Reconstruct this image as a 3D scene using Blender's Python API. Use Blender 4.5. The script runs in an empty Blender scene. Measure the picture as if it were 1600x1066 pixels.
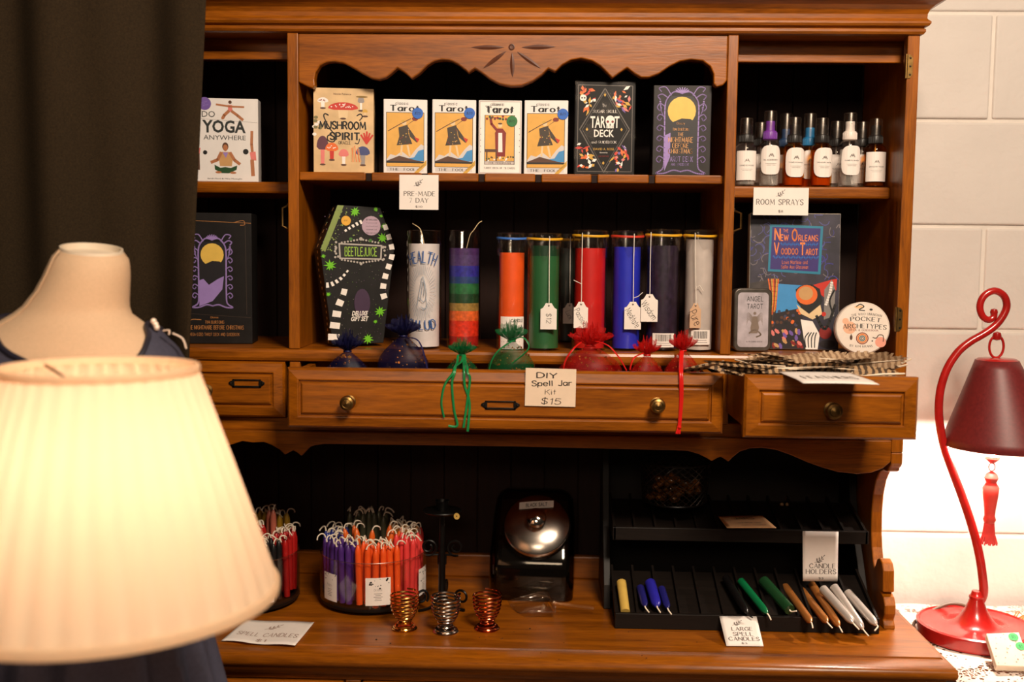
import bpy, bmesh, math, random
from mathutils import Vector, Matrix
S = bpy.context.scene
COL = S.collection
PI = math.pi
# ---------------------------------------------------------------- camera
F = 1650.0
CAM = Vector((0, -1.74, 1.40)); YAW = math.atan(47/F); PIT = 0.081; ROLL = 0.0108
_fw = Vector((-math.sin(YAW)*math.cos(PIT), math.cos(YAW)*math.cos(PIT), -math.sin(PIT)))
_r0 = Vector((math.cos(YAW), math.sin(YAW), 0)); _u0 = _r0.cross(_fw)
_r = _r0*math.cos(ROLL)+_u0*math.sin(ROLL); _u = -_r0*math.sin(ROLL)+_u0*math.cos(ROLL)
cd = bpy.data.cameras.new('camera'); cam = bpy.data.objects.new('camera', cd); COL.objects.link(cam)
M3 = Matrix((_r, _u, -_fw)).transposed()
cam.matrix_world = Matrix.Translation(CAM) @ M3.to_4x4()
cd.sensor_width = 36; cd.sensor_fit = 'HORIZONTAL'; cd.lens = F/1600*36
cd.clip_start = .02
cd.dof.use_dof = True; cd.dof.focus_distance = 1.74; cd.dof.aperture_fstop = 2.6
S.camera = cam
def ray(px, py): return _fw+_r*((px-800)/F)-_u*((py-533)/F)
def P(px, py, Y=0.0):            # point where the sight line of a measured pixel meets the plane y = Y
    d = ray(px, py); return CAM+d*((Y-CAM.y)/d.y)
def PZ(px, py, Z):               # the same on a level plane z = Z
    d = ray(px, py); return CAM+d*((Z-CAM.z)/d.z)
# ---------------------------------------------------------------- world, light, exposure
w = bpy.data.worlds.new('room_air'); S.world = w; w.use_nodes = True
w.node_tree.nodes['Background'].inputs[0].default_value = (1, .80, .60, 1)
w.node_tree.nodes['Background'].inputs[1].default_value = .02
def area(name, loc, target, size, power, col):
    l = bpy.data.lights.new(name, 'AREA'); l.energy = power; l.color = col; l.shape = 'RECTANGLE'; l.size, l.size_y = size
    o = bpy.data.objects.new(name, l); COL.objects.link(o); o.location = loc
    o.rotation_euler = (Vector(target)-Vector(loc)).to_track_quat('-Z', 'Y').to_euler(); return o
def bulb_light(name, loc, power, col, r):
    l = bpy.data.lights.new(name, 'POINT'); l.energy = power; l.color = col; l.shadow_soft_size = r
    o = bpy.data.objects.new(name, l); COL.objects.link(o); o.location = loc; return o
area('ceiling_panel_light', (.55, -1.68, 2.62), (.0, 0, 1.25), (.55, .35), 54, (1, .82, .64))
area('room_ceiling_light', (-.2, -3.9, 2.5), (-.1, 0, 1.1), (1.0, .5), 15, (1, .80, .60))  # weak fill lamp added behind the camera to lift the dim fronts
S.view_settings.view_transform = 'Standard'; S.view_settings.look = 'None'
S.view_settings.exposure = 0.14; S.view_settings.gamma = 1.0; S.view_settings.use_curve_mapping = False
# ---------------------------------------------------------------- materials
def srgb(c):
    return tuple(((x/255)/12.92 if x/255 <= .04045 else ((x/255+.055)/1.055)**2.4) for x in c)
MATS = {}
def mat(name, rgb, rough=.5, metal=0., var=.12, scale=60, spec=.5, bump=0., bscale=300, coat=0., emit=None, trans=0., sss=0., stretch=None):
    if name in MATS: return MATS[name]
    m = bpy.data.materials.new(name); m.use_nodes = True; nt = m.node_tree; b = nt.nodes['Principled BSDF']
    c = srgb(rgb)
    b.inputs['Roughness'].default_value = rough; b.inputs['Metallic'].default_value = metal
    b.inputs['Specular IOR Level'].default_value = spec; b.inputs['Coat Weight'].default_value = coat
    b.inputs['Transmission Weight'].default_value = trans
    tc = nt.nodes.new('ShaderNodeTexCoord'); mp = nt.nodes.new('ShaderNodeMapping')
    nt.links.new(tc.outputs['Object'], mp.inputs[0])
    if stretch: mp.inputs['Scale'].default_value = stretch
    n = nt.nodes.new('ShaderNodeTexNoise'); n.inputs['Scale'].default_value = scale; n.inputs['Detail'].default_value = 4
    nt.links.new(mp.outputs[0], n.inputs[0])
    r = nt.nodes.new('ShaderNodeValToRGB'); r.color_ramp.elements[0].position = .3; r.color_ramp.elements[1].position = .7
    r.color_ramp.elements[0].color = (*[x*(1-var) for x in c], 1); r.color_ramp.elements[1].color = (*[min(1, x*(1+var)) for x in c], 1)
    nt.links.new(n.outputs[0], r.inputs[0]); nt.links.new(r.outputs[0], b.inputs['Base Color'])
    if bump:
        n2 = nt.nodes.new('ShaderNodeTexNoise'); n2.inputs['Scale'].default_value = bscale; nt.links.new(mp.outputs[0], n2.inputs[0])
        bp = nt.nodes.new('ShaderNodeBump'); bp.inputs['Strength'].default_value = bump; bp.inputs['Distance'].default_value = .002
        nt.links.new(n2.outputs[0], bp.inputs['Height']); nt.links.new(bp.outputs[0], b.inputs['Normal'])
    if emit:
        b.inputs['Emission Color'].default_value = (*srgb(emit[0]), 1); b.inputs['Emission Strength'].default_value = emit[1]
    MATS[name] = m; return m
def wood(name, dark, light, axis, rough=.33, scale=1., coat=.08, spec=.42):
    m = bpy.data.materials.new(name); m.use_nodes = True; nt = m.node_tree; b = nt.nodes['Principled BSDF']
    tc = nt.nodes.new('ShaderNodeTexCoord'); mp = nt.nodes.new('ShaderNodeMapping'); nt.links.new(tc.outputs['Object'], mp.inputs[0])
    s = [14*scale]*3; s['xyz'.index(axis)] = 1.3*scale; mp.inputs['Scale'].default_value = s
    n1 = nt.nodes.new('ShaderNodeTexNoise'); n1.inputs['Scale'].default_value = 3.2; n1.inputs['Detail'].default_value = 6; n1.inputs['Distortion'].default_value = .8
    n2 = nt.nodes.new('ShaderNodeTexNoise'); n2.inputs['Scale'].default_value = 28; n2.inputs['Detail'].default_value = 3
    n3 = nt.nodes.new('ShaderNodeTexNoise'); n3.inputs['Scale'].default_value = 5
    nt.links.new(mp.outputs[0], n1.inputs[0]); nt.links.new(mp.outputs[0], n2.inputs[0]); nt.links.new(tc.outputs['Object'], n3.inputs[0])
    r = nt.nodes.new('ShaderNodeValToRGB'); r.color_ramp.elements[0].position = .28; r.color_ramp.elements[1].position = .72
    r.color_ramp.elements[0].color = (*srgb(dark), 1); r.color_ramp.elements[1].color = (*srgb(light), 1)
    ad = nt.nodes.new('ShaderNodeMath'); ad.operation = 'MULTIPLY_ADD'; ad.inputs[1].default_value = .35; nt.links.new(n2.outputs[0], ad.inputs[0])
    sc = nt.nodes.new('ShaderNodeMath'); sc.operation = 'MULTIPLY_ADD'; sc.inputs[1].default_value = .55; nt.links.new(n1.outputs[0], sc.inputs[0])
    s3 = nt.nodes.new('ShaderNodeMath'); s3.operation = 'MULTIPLY'; s3.inputs[1].default_value = .12; nt.links.new(n3.outputs[0], s3.inputs[0])
    nt.links.new(s3.outputs[0], sc.inputs[2]); nt.links.new(sc.outputs[0], ad.inputs[2]); nt.links.new(ad.outputs[0], r.inputs[0])
    nt.links.new(r.outputs[0], b.inputs['Base Color'])
    b.inputs['Roughness'].default_value = rough; b.inputs['Coat Weight'].default_value = coat; b.inputs['Specular IOR Level'].default_value = spec; b.inputs['Coat Roughness'].default_value = .25
    bp = nt.nodes.new('ShaderNodeBump'); bp.inputs['Strength'].default_value = .12; bp.inputs['Distance'].default_value = .001
    nt.links.new(n2.outputs[0], bp.inputs['Height']); nt.links.new(bp.outputs[0], b.inputs['Normal'])
    return m
def sheer(name, rgb, opacity, gloss=.0, rough=.05, fres=False, translucent=False, tint=None):
    # thin see-through sheet: lets light straight through, plus a share of cloth or shine
    m = bpy.data.materials.new(name); m.use_nodes = True; nt = m.node_tree; nt.nodes.clear()
    out = nt.nodes.new('ShaderNodeOutputMaterial'); tr = nt.nodes.new('ShaderNodeBsdfTransparent')
    tr.inputs[0].default_value = (*(srgb(tint) if tint else (1, 1, 1)), 1)
    if fres:
        gl = nt.nodes.new('ShaderNodeBsdfGlossy'); gl.inputs['Roughness'].default_value = rough; gl.inputs[0].default_value = (*srgb(rgb), 1)
        lw = nt.nodes.new('ShaderNodeLayerWeight'); lw.inputs[0].default_value = .5
        pw = nt.nodes.new('ShaderNodeMath'); pw.operation = 'POWER'; pw.inputs[1].default_value = 4.; nt.links.new(lw.outputs['Facing'], pw.inputs[0])
        ma = nt.nodes.new('ShaderNodeMath'); ma.operation = 'MULTIPLY_ADD'; ma.inputs[1].default_value = .75; ma.inputs[2].default_value = gloss; ma.use_clamp = True
        mx = nt.nodes.new('ShaderNodeMixShader'); nt.links.new(pw.outputs[0], ma.inputs[0]); nt.links.new(ma.outputs[0], mx.inputs[0])
        nt.links.new(tr.outputs[0], mx.inputs[1]); nt.links.new(gl.outputs[0], mx.inputs[2])
    else:
        pb = nt.nodes.new('ShaderNodeBsdfPrincipled'); pb.inputs['Base Color'].default_value = (*srgb(rgb), 1); pb.inputs['Roughness'].default_value = rough
        sh = pb
        if translucent:
            tl = nt.nodes.new('ShaderNodeBsdfTranslucent'); tl.inputs[0].default_value = (*srgb(rgb), 1)
            m2 = nt.nodes.new('ShaderNodeMixShader'); m2.inputs[0].default_value = .5
            nt.links.new(pb.outputs[0], m2.inputs[1]); nt.links.new(tl.outputs[0], m2.inputs[2]); sh = m2
        nz = nt.nodes.new('ShaderNodeTexNoise'); nz.inputs['Scale'].default_value = 60
        tc = nt.nodes.new('ShaderNodeTexCoord'); nt.links.new(tc.outputs['Object'], nz.inputs[0])
        mr = nt.nodes.new('ShaderNodeMapRange'); mr.inputs[1].default_value = .3; mr.inputs[2].default_value = .7
        mr.inputs[3].default_value = max(0, opacity-.12); mr.inputs[4].default_value = min(1, opacity+.12)
        nt.links.new(nz.outputs[0], mr.inputs[0])
        mx = nt.nodes.new('ShaderNodeMixShader'); nt.links.new(mr.outputs[0], mx.inputs[0])
        nt.links.new(tr.outputs[0], mx.inputs[1]); nt.links.new(sh.outputs[0], mx.inputs[2])
    nt.links.new(mx.outputs[0], out.inputs[0]); MATS[name] = m; return m
WX = wood('maple_stain_x', (82, 37, 3), (174, 97, 12), 'x')
WZ = wood('maple_stain_z', (82, 37, 3), (174, 97, 12), 'z')
WY = wood('maple_stain_y', (76, 34, 3), (158, 88, 11), 'y')
WB = wood('dark_back_boards', (24, 12, 8), (42, 21, 13), 'z', .6, coat=0, spec=.2)
WK = wood('black_stained_wood', (15, 11, 9), (30, 23, 19), 'x', .5, coat=0, spec=.22)
BRASS = mat('antique_brass', (140, 108, 62), .38, 1., .3, 90)
DARKM = mat('blackened_metal', (38, 34, 30), .45, .8, .3, 90)
WHITE = mat('white_print', (238, 232, 226), .5, var=.02)
PAPER = mat('white_card', (240, 230, 222), .7, var=.03, scale=40)
BLACK = mat('black_print', (20, 18, 18), .45, var=.1)
# ---------------------------------------------------------------- mesh building
ROOT = {}
class MB:
    def __init__(s): s.v = []; s.f = []; s.m = []; s.s = []
    def add(s, vs, fs, m=0, smooth=False):
        o = len(s.v); s.v += [tuple(v) for v in vs]
        for f in fs: s.f.append([i+o for i in f]); s.m.append(m); s.s.append(smooth)
    def box(s, x0, x1, y0, y1, z0, z1, m=0):
        v = [(x, y, z) for z in (z0, z1) for y in (y0, y1) for x in (x0, x1)]
        s.add(v, [(0, 2, 3, 1), (4, 5, 7, 6), (0, 1, 5, 4), (2, 6, 7, 3), (0, 4, 6, 2), (1, 3, 7, 5)], m)
    def prism(s, pts, y0, y1, m=0, plane='xz', smooth=False):
        f = {'xz': lambda a, b, c: (a, c, b), 'yz': lambda a, b, c: (c, a, b), 'xy': lambda a, b, c: (a, b, c)}[plane]
        n = len(pts); v = [f(a, b, y0) for a, b in pts]+[f(a, b, y1) for a, b in pts]
        area2 = sum(pts[i][0]*pts[(i+1) % n][1]-pts[(i+1) % n][0]*pts[i][1] for i in range(n))
        rev = (area2 < 0) ^ (plane != 'xz')
        cap0 = list(range(n)); cap1 = list(range(2*n-1, n-1, -1))
        side = [(i, i+n, (i+1) % n+n, (i+1) % n) for i in range(n)]
        if rev: cap0.reverse(); cap1.reverse(); side = [q[::-1] for q in side]
        s.add(v, [cap0, cap1], m); o = len(s.v)-2*n
        for q in side: s.f.append([i+o for i in q]); s.m.append(m); s.s.append(smooth)
    def lathe(s, prof, n=24, c=(0, 0, 0), m=0, smooth=True, sx=1., sy=1., M=None, cap=True):
        v = []; fs = []
        for r, z in prof:
            for k in range(n):
                a = 2*PI*k/n; p = Vector((c[0]+r*sx*math.cos(a), c[1]+r*sy*math.sin(a), c[2]+z)); v.append(M @ p if M else p)
        for i in range(len(prof)-1):
            for k in range(n):
                k2 = (k+1) % n; fs.append((i*n+k, i*n+k2, (i+1)*n+k2, (i+1)*n+k))
        s.add(v, fs, m, smooth)
        o = len(s.v)-len(v)
        if not cap: return
        if prof[0][0] > 1e-6: s.f.append([o+k for k in range(n-1, -1, -1)]); s.m.append(m); s.s.append(False)
        if prof[-1][0] > 1e-6: s.f.append([o+(len(prof)-1)*n+k for k in range(n)]); s.m.append(m); s.s.append(False)
    def tube(s, pts, r, n=8, m=0, closed=False, cap=True, flat=1.):
        pts = [Vector(p) for p in pts]; N = len(pts); rr = r if isinstance(r, (list, tuple)) else [r]*N
        v = []; fs = []; prev = None
        for i, p in enumerate(pts):
            t = (pts[(i+1) % N]-pts[i-1]) if closed else (pts[min(i+1, N-1)]-pts[max(i-1, 0)])
            if t.length < 1e-9: t = Vector((0, 0, 1))
            t.normalize()
            if prev is None:
                a = Vector((0, 0, 1)) if abs(t.z) < .9 else Vector((0, 1, 0)); prev = t.cross(a).normalized()
            u = (prev-t*prev.dot(t)); u = u.normalized() if u.length > 1e-6 else t.orthogonal().normalized(); prev = u; w_ = t.cross(u)
            for k in range(n):
                a = 2*PI*k/n; v.append(p+(u*math.cos(a)+w_*math.sin(a)*flat)*rr[i])
        for i in range(N if closed else N-1):
            j = (i+1) % N
            for k in range(n): fs.append((i*n+k, i*n+(k+1) % n, j*n+(k+1) % n, j*n+k))
        if cap and not closed: fs.append(tuple(range(n-1, -1, -1))); fs.append(tuple((N-1)*n+k for k in range(n)))
        s.add(v, fs, m, True)
    def grid(s, fn, nu, nv, m=0, smooth=True, closed_u=False):
        v = [fn(i/nu, j/nv) for j in range(nv+1) for i in range(nu if closed_u else nu+1)]; W_ = nu if closed_u else nu+1
        fs = [(j*W_+i, j*W_+(i+1) % W_, (j+1)*W_+(i+1) % W_, (j+1)*W_+i) for j in range(nv) for i in range(nu)]
        s.add(v, fs, m, smooth)
    def build(s, name, mats, parent=None, world=False, bevel=0, loc=None, sharp=40, solid=0, seg=2):
        me = bpy.data.meshes.new(name)
        vs = s.v
        if world and parent is not None:
            I = ROOT[parent.name].inverted(); vs = [tuple(I @ Vector(v)) for v in vs]
        me.from_pydata(vs, [], s.f)
        if not isinstance(mats, (list, tuple)): mats = [mats]
        for m in mats: me.materials.append(m)
        me.polygons.foreach_set('material_index', s.m); me.polygons.foreach_set('use_smooth', s.s)
        me.update()
        if any(s.s): me.set_sharp_from_angle(angle=math.radians(sharp))
        o = bpy.data.objects.new(name, me); COL.objects.link(o)
        if parent is not None: o.parent = parent; ROOT[o.name] = ROOT[parent.name]
        else: ROOT[o.name] = Matrix.Translation(loc) if loc else Matrix()
        if loc: o.location = loc
        if solid:
            md = o.modifiers.new('thickness', 'SOLIDIFY'); md.thickness = solid; md.offset = 0
        if bevel:
            md = o.modifiers.new('edge', 'BEVEL'); md.width = bevel; md.segments = seg; md.limit_method = 'ANGLE'; md.angle_limit = .6; md.harden_normals = False
        return o
def tag(o, label=None, cat=None, group=None, kind=None):
    for k, v in (('label', label), ('category', cat), ('group', group), ('kind', kind)):
        if v: o[k] = v
    return o
def T(name, label, cat, loc=(0, 0, 0), rot=(0, 0, 0), group=None):
    o = bpy.data.objects.new(name, None); COL.objects.link(o); o.empty_display_size = .02
    o.location = loc; o.rotation_euler = rot
    ROOT[o.name] = Matrix.Translation(Vector(loc)) @ (rot.to_matrix().to_4x4() if hasattr(rot, 'to_matrix') else Matrix.Rotation(rot[2], 4, 'Z') @ Matrix.Rotation(rot[1], 4, 'Y') @ Matrix.Rotation(rot[0], 4, 'X'))
    return tag(o, label, cat, group)
def dup(root, loc=None, rot=None, label=None, group=None):
    def cp(o, par):
        c = o.copy(); COL.objects.link(c)
        if par is not None: c.parent = par
        for ch in [k for k in KIDS.get(o.name, [])]: cp(ch, c)
        return c
    KIDS = {}
    for o in COL.objects:
        if o.parent: KIDS.setdefault(o.parent.name, []).append(o)
    r = cp(root, None)
    if loc is not None: r.location = loc
    if rot is not None: r.rotation_euler = rot
    ROOT[r.name] = r.matrix_basis.copy()
    return tag(r, label, None, group)
def smooth_pts(pts, closed=False, k=6):
    out = []; n = len(pts)
    for i in range(n if closed else n-1):
        p1 = pts[i]; p2 = pts[(i+1) % n]
        p0 = pts[i-1] if (closed or i > 0) else p1; p3 = pts[(i+2) % n] if (closed or i+2 < n) else p2
        for j in range(k):
            t = j/k
            out.append(tuple(.5*(2*b+(c-a)*t+(2*a-5*b+4*c-d)*t*t+(-a+3*b-3*c+d)*t**3) for a, b, c, d in zip(p0, p1, p2, p3)))
    if not closed: out.append(tuple(pts[-1]))
    return out
# ---------------------------------------------------------------- lettering
G = {'A': '8;0,0 4,10 8,0|1.5,3.5 6.5,3.5', 'B': '7;0,0 0,10|c0,10 4,10 6,7.6 4,5.3 0,5.3|c0,5.3 4.5,5.3 7,2.7 4.5,0 0,0',
 'C': '8;c8,8 6,9.8 4,10 1,8 0,5 1,2 4,0 6,.2 8,2', 'D': '8;0,0 0,10|c0,10 4,10 7.5,7.5 8,5 7.5,2.5 4,0 0,0', 'E': '6;6,10 0,10 0,0 6,0|0,5.2 5,5.2',
 'F': '6;6,10 0,10 0,0|0,5.2 5,5.2', 'G': '8;c8,8 6,9.8 4,10 1,8 0,5 1,2 4,0 6.5,.4 8,2|8,2 8,4.6 5,4.6', 'H': '8;0,0 0,10|8,0 8,10|0,5.2 8,5.2',
 'I': '2;1,0 1,10', 'J': '5;c5,10 5,3 4,.5 2,0 0,1.5', 'K': '7;0,0 0,10|7,10 0,4.5|2,6 7,0', 'L': '6;0,10 0,0 6,0', 'M': '10;0,0 1,10 5,2 9,10 10,0',
 'N': '8;0,0 0,10 8,0 8,10', 'O': '8;c4,10 1,8.2 0,5 1,1.8 4,0 7,1.8 8,5 7,8.2 4,10', 'P': '6.5;0,0 0,10|c0,10 4,10 6.5,7.5 4,5 0,5',
 'Q': '8;c4,10 1,8.2 0,5 1,1.8 4,0 7,1.8 8,5 7,8.2 4,10|5,2.5 8.3,-.8', 'R': '7;0,0 0,10|c0,10 4,10 6.5,7.5 4,5 0,5|3,5 7,0',
 'S': '6.5;c6.5,8.3 5,9.8 3,10 .6,8.7 .8,6.5 3.2,5.2 6,3.6 6.4,1.6 4,0 2,.1 0,1.7', 'T': '8;0,10 8,10|4,10 4,0', 'U': '8;c0,10 0,3.5 1.2,.8 4,0 6.8,.8 8,3.5 8,10',
 'V': '8;0,10 4,0 8,10', 'W': '12;0,10 3,0 6,9 9,0 12,10', 'X': '8;0,0 8,10|0,10 8,0', 'Y': '8;0,10 4,5 8,10|4,5 4,0', 'Z': '7;0,10 7,10 0,0 7,0',
 '0': '6.5;c3.2,10 .8,8.2 0,5 .8,1.8 3.2,0 5.7,1.8 6.5,5 5.7,8.2 3.2,10', '1': '4;1,8 3,10 3,0', '2': '6.5;c0,8 1.5,9.8 4,10 6,8 5,5.5 0,0|0,0 6.5,0',
 '3': '6;c0,8.6 2.5,10 5.5,8.4 4.5,5.8 2.5,5.3|c2.5,5.3 5.5,4.4 6,2 3.5,0 0,1.2', '4': '7;5,0 5,10 0,3 7,3', '5': '6.5;6,10 1,10 .6,5.6|c.6,5.6 3,6.4 6,5 6.2,2 4,0 1.5,.1 0,1.5',
 '7': '6.5;0,10 6.5,10 2.5,0', '8': '6;c3,5.3 .7,7 1,9.2 3,10 5,9.2 5.3,7 3,5.3 .3,3.5 .3,1 3,0 5.7,1 5.7,3.5 3,5.3',
 '$': '6.5;c6.5,8.3 5,9.8 3,10 .6,8.7 .8,6.5 3.2,5.2 6,3.6 6.4,1.6 4,0 2,.1 0,1.7|3.3,11.4 3.3,-1.4', ' ': '4;', '-': '4;.3,4.6 3.7,4.6', '.': '1.5;.6,0 .6,.6', '&': '8;c8,0 2.5,7 3,9.6 4.6,9.6 5,7.6 1,4 .4,1.6 3,0 6,1.5 8,4.5',
 'a': '6;c6,5 4,6.6 1.5,6 0,3.3 1.5,.3 4,.4 6,3|6,6.5 6,0', 'b': '6;0,10 0,0|c0,3 2,6.2 5,5.6 6,3.2 5,.5 2,.2 0,2', 'c': '5.5;c5.5,5.3 3.5,6.6 1,5.6 0,3.3 1,.9 3.5,0 5.5,1.2', 'd': '6;c6,5 4,6.6 1.5,6 0,3.3 1.5,.3 4,.4 6,3|6,10 6,0',
 'e': '6;c0,3.4 3,3.5 6,3.7 5,6 2.7,6.6 .5,5.4 0,3.2 1,.8 3.3,0 5.7,1.2', 'f': '4.5;c4.5,9.4 3,10 2,8.5 2,5 2,0|.3,6.4 4,6.4', 'h': '6;0,10 0,0|c0,4 2,6.2 4.5,6.3 6,4.5 6,0', 'i': '1.5;.7,6.5 .7,0|.7,8.6 .7,9.2',
 'j': '3;c3,6.5 3,-1 2,-3 0,-2.4', 'k': '5.5;0,10 0,0|5,6.5 0,2.8|1.6,4 5.5,0', 'l': '1.5;.7,10 .7,0', 'm': '9;0,6.5 0,0|c0,4 1.5,6.3 3.6,6.2 4.5,4.5 4.5,0|c4.5,4 6,6.3 8,6.2 9,4.5 9,0', 'n': '5.5;0,6.5 0,0|c0,4 2,6.3 4.4,6.2 5.5,4.5 5.5,0',
 'o': '6;c3,6.6 .8,5.6 0,3.3 .8,1 3,0 5.2,1 6,3.3 5.2,5.6 3,6.6', 'p': '6;0,6.5 0,-3|c0,3 2,6.4 5,5.8 6,3.2 5,.5 2,.2 0,2', 'r': '4;0,6.5 0,0|c0,3.6 1.5,6 4,6.4', 's': '5;c5,5.5 3,6.6 .6,5.6 1,4 4,2.8 4.6,1.2 2.5,0 0,1',
 't': '4;2,9.4 2,0|0,6.5 4,6.5', 'u': '5.5;c0,6.5 0,2 1.5,.1 3.6,.4 5.5,2.8|5.5,6.5 5.5,0', 'v': '5;0,6.5 2.5,0 5,6.5', 'w': '8;0,6.5 2,0 4,5.5 6,0 8,6.5', 'y': '5;0,6.5 2.6,.5|5,6.5 1.4,-3', 'g': '6;c6,5 4,6.6 1.5,6 0,3.3 1.5,.5 4,.5 6,3|c6,6.5 6,-1 4,-3 1,-2.6'}
def stroke_text(t, thick=1., thin=.35, serif=.0, gap=2.2, jit=0., small_caps=False, rnd=random):
    polys = []; x = 0
    for ch in t:
        sc = 1.
        if small_caps and ch.islower(): sc = .74; g = G.get(ch.upper(), G[' '])
        else: g = G.get(ch) or G.get(ch.upper(), G[' '])
        wd, body = g.split(';'); wd = float(wd)*sc
        dy = rnd.uniform(-jit, jit)
        for st in [q for q in body.split('|') if q]:
            cur = st[0] == 'c'
            pts = [tuple(float(a)*sc for a in p.split(',')) for p in st.lstrip('c').split()]
            if jit: pts = [(a+rnd.uniform(-jit, jit)*.5, b+dy+rnd.uniform(-jit, jit)*.5) for a, b in pts]
            ends = (pts[0], pts[1], pts[-1], pts[-2])
            if cur: pts = smooth_pts(pts, k=4)
            for (ax, ay), (bx, by) in zip(pts, pts[1:]):
                L = math.hypot(bx-ax, by-ay)
                if L < 1e-6: continue
                dx, dyy = (bx-ax)/L, (by-ay)/L
                w_ = (thin+(thick-thin)*abs(dyy)**1.5)/2
                if serif and not cur and dx*dyy > .05 and abs(dyy) > .3: w_ = thin/2+.05
                e = min(w_, .25)
                ax2, ay2, bx2, by2 = ax-dx*e, ay-dyy*e, bx+dx*e, by+dyy*e
                nx, ny = -dyy*w_, dx*w_
                polys.append([(x+ax2+nx, ay2+ny), (x+ax2-nx, ay2-ny), (x+bx2-nx, by2-ny), (x+bx2+nx, by2+ny)])
            if serif:
                for (ex, ey), (qx, qy) in ((ends[0], ends[1]), (ends[2], ends[3])):
                    if abs(ey-qy) > abs(ex-qx) and (abs(ey) < .3 or abs(ey-10*sc) < .3 or abs(ey-6.5) < .2):
                        polys.append([(x+ex-serif, ey-.25), (x+ex+serif, ey-.25), (x+ex+serif, ey+.25), (x+ex-serif, ey+.25)])
        x += wd+gap
    return polys
_FC = {}
def sans_text(t, bold=0.):
    key = (t, bold)
    if key in _FC: return _FC[key]
    cu = bpy.data.curves.new('type', 'FONT'); cu.body = t; cu.size = 1; cu.resolution_u = 2; cu.offset = bold; cu.fill_mode = 'FRONT'
    o = bpy.data.objects.new('type', cu); COL.objects.link(o)
    bpy.context.view_layer.update()
    me = bpy.data.meshes.new_from_object(o.evaluated_get(bpy.context.evaluated_depsgraph_get()))
    polys = [[(me.vertices[i].co.x, me.vertices[i].co.y) for i in p.vertices] for p in me.polygons]
    bpy.data.objects.remove(o); bpy.data.curves.remove(cu); bpy.data.meshes.remove(me)
    _FC[key] = polys; return polys
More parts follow.
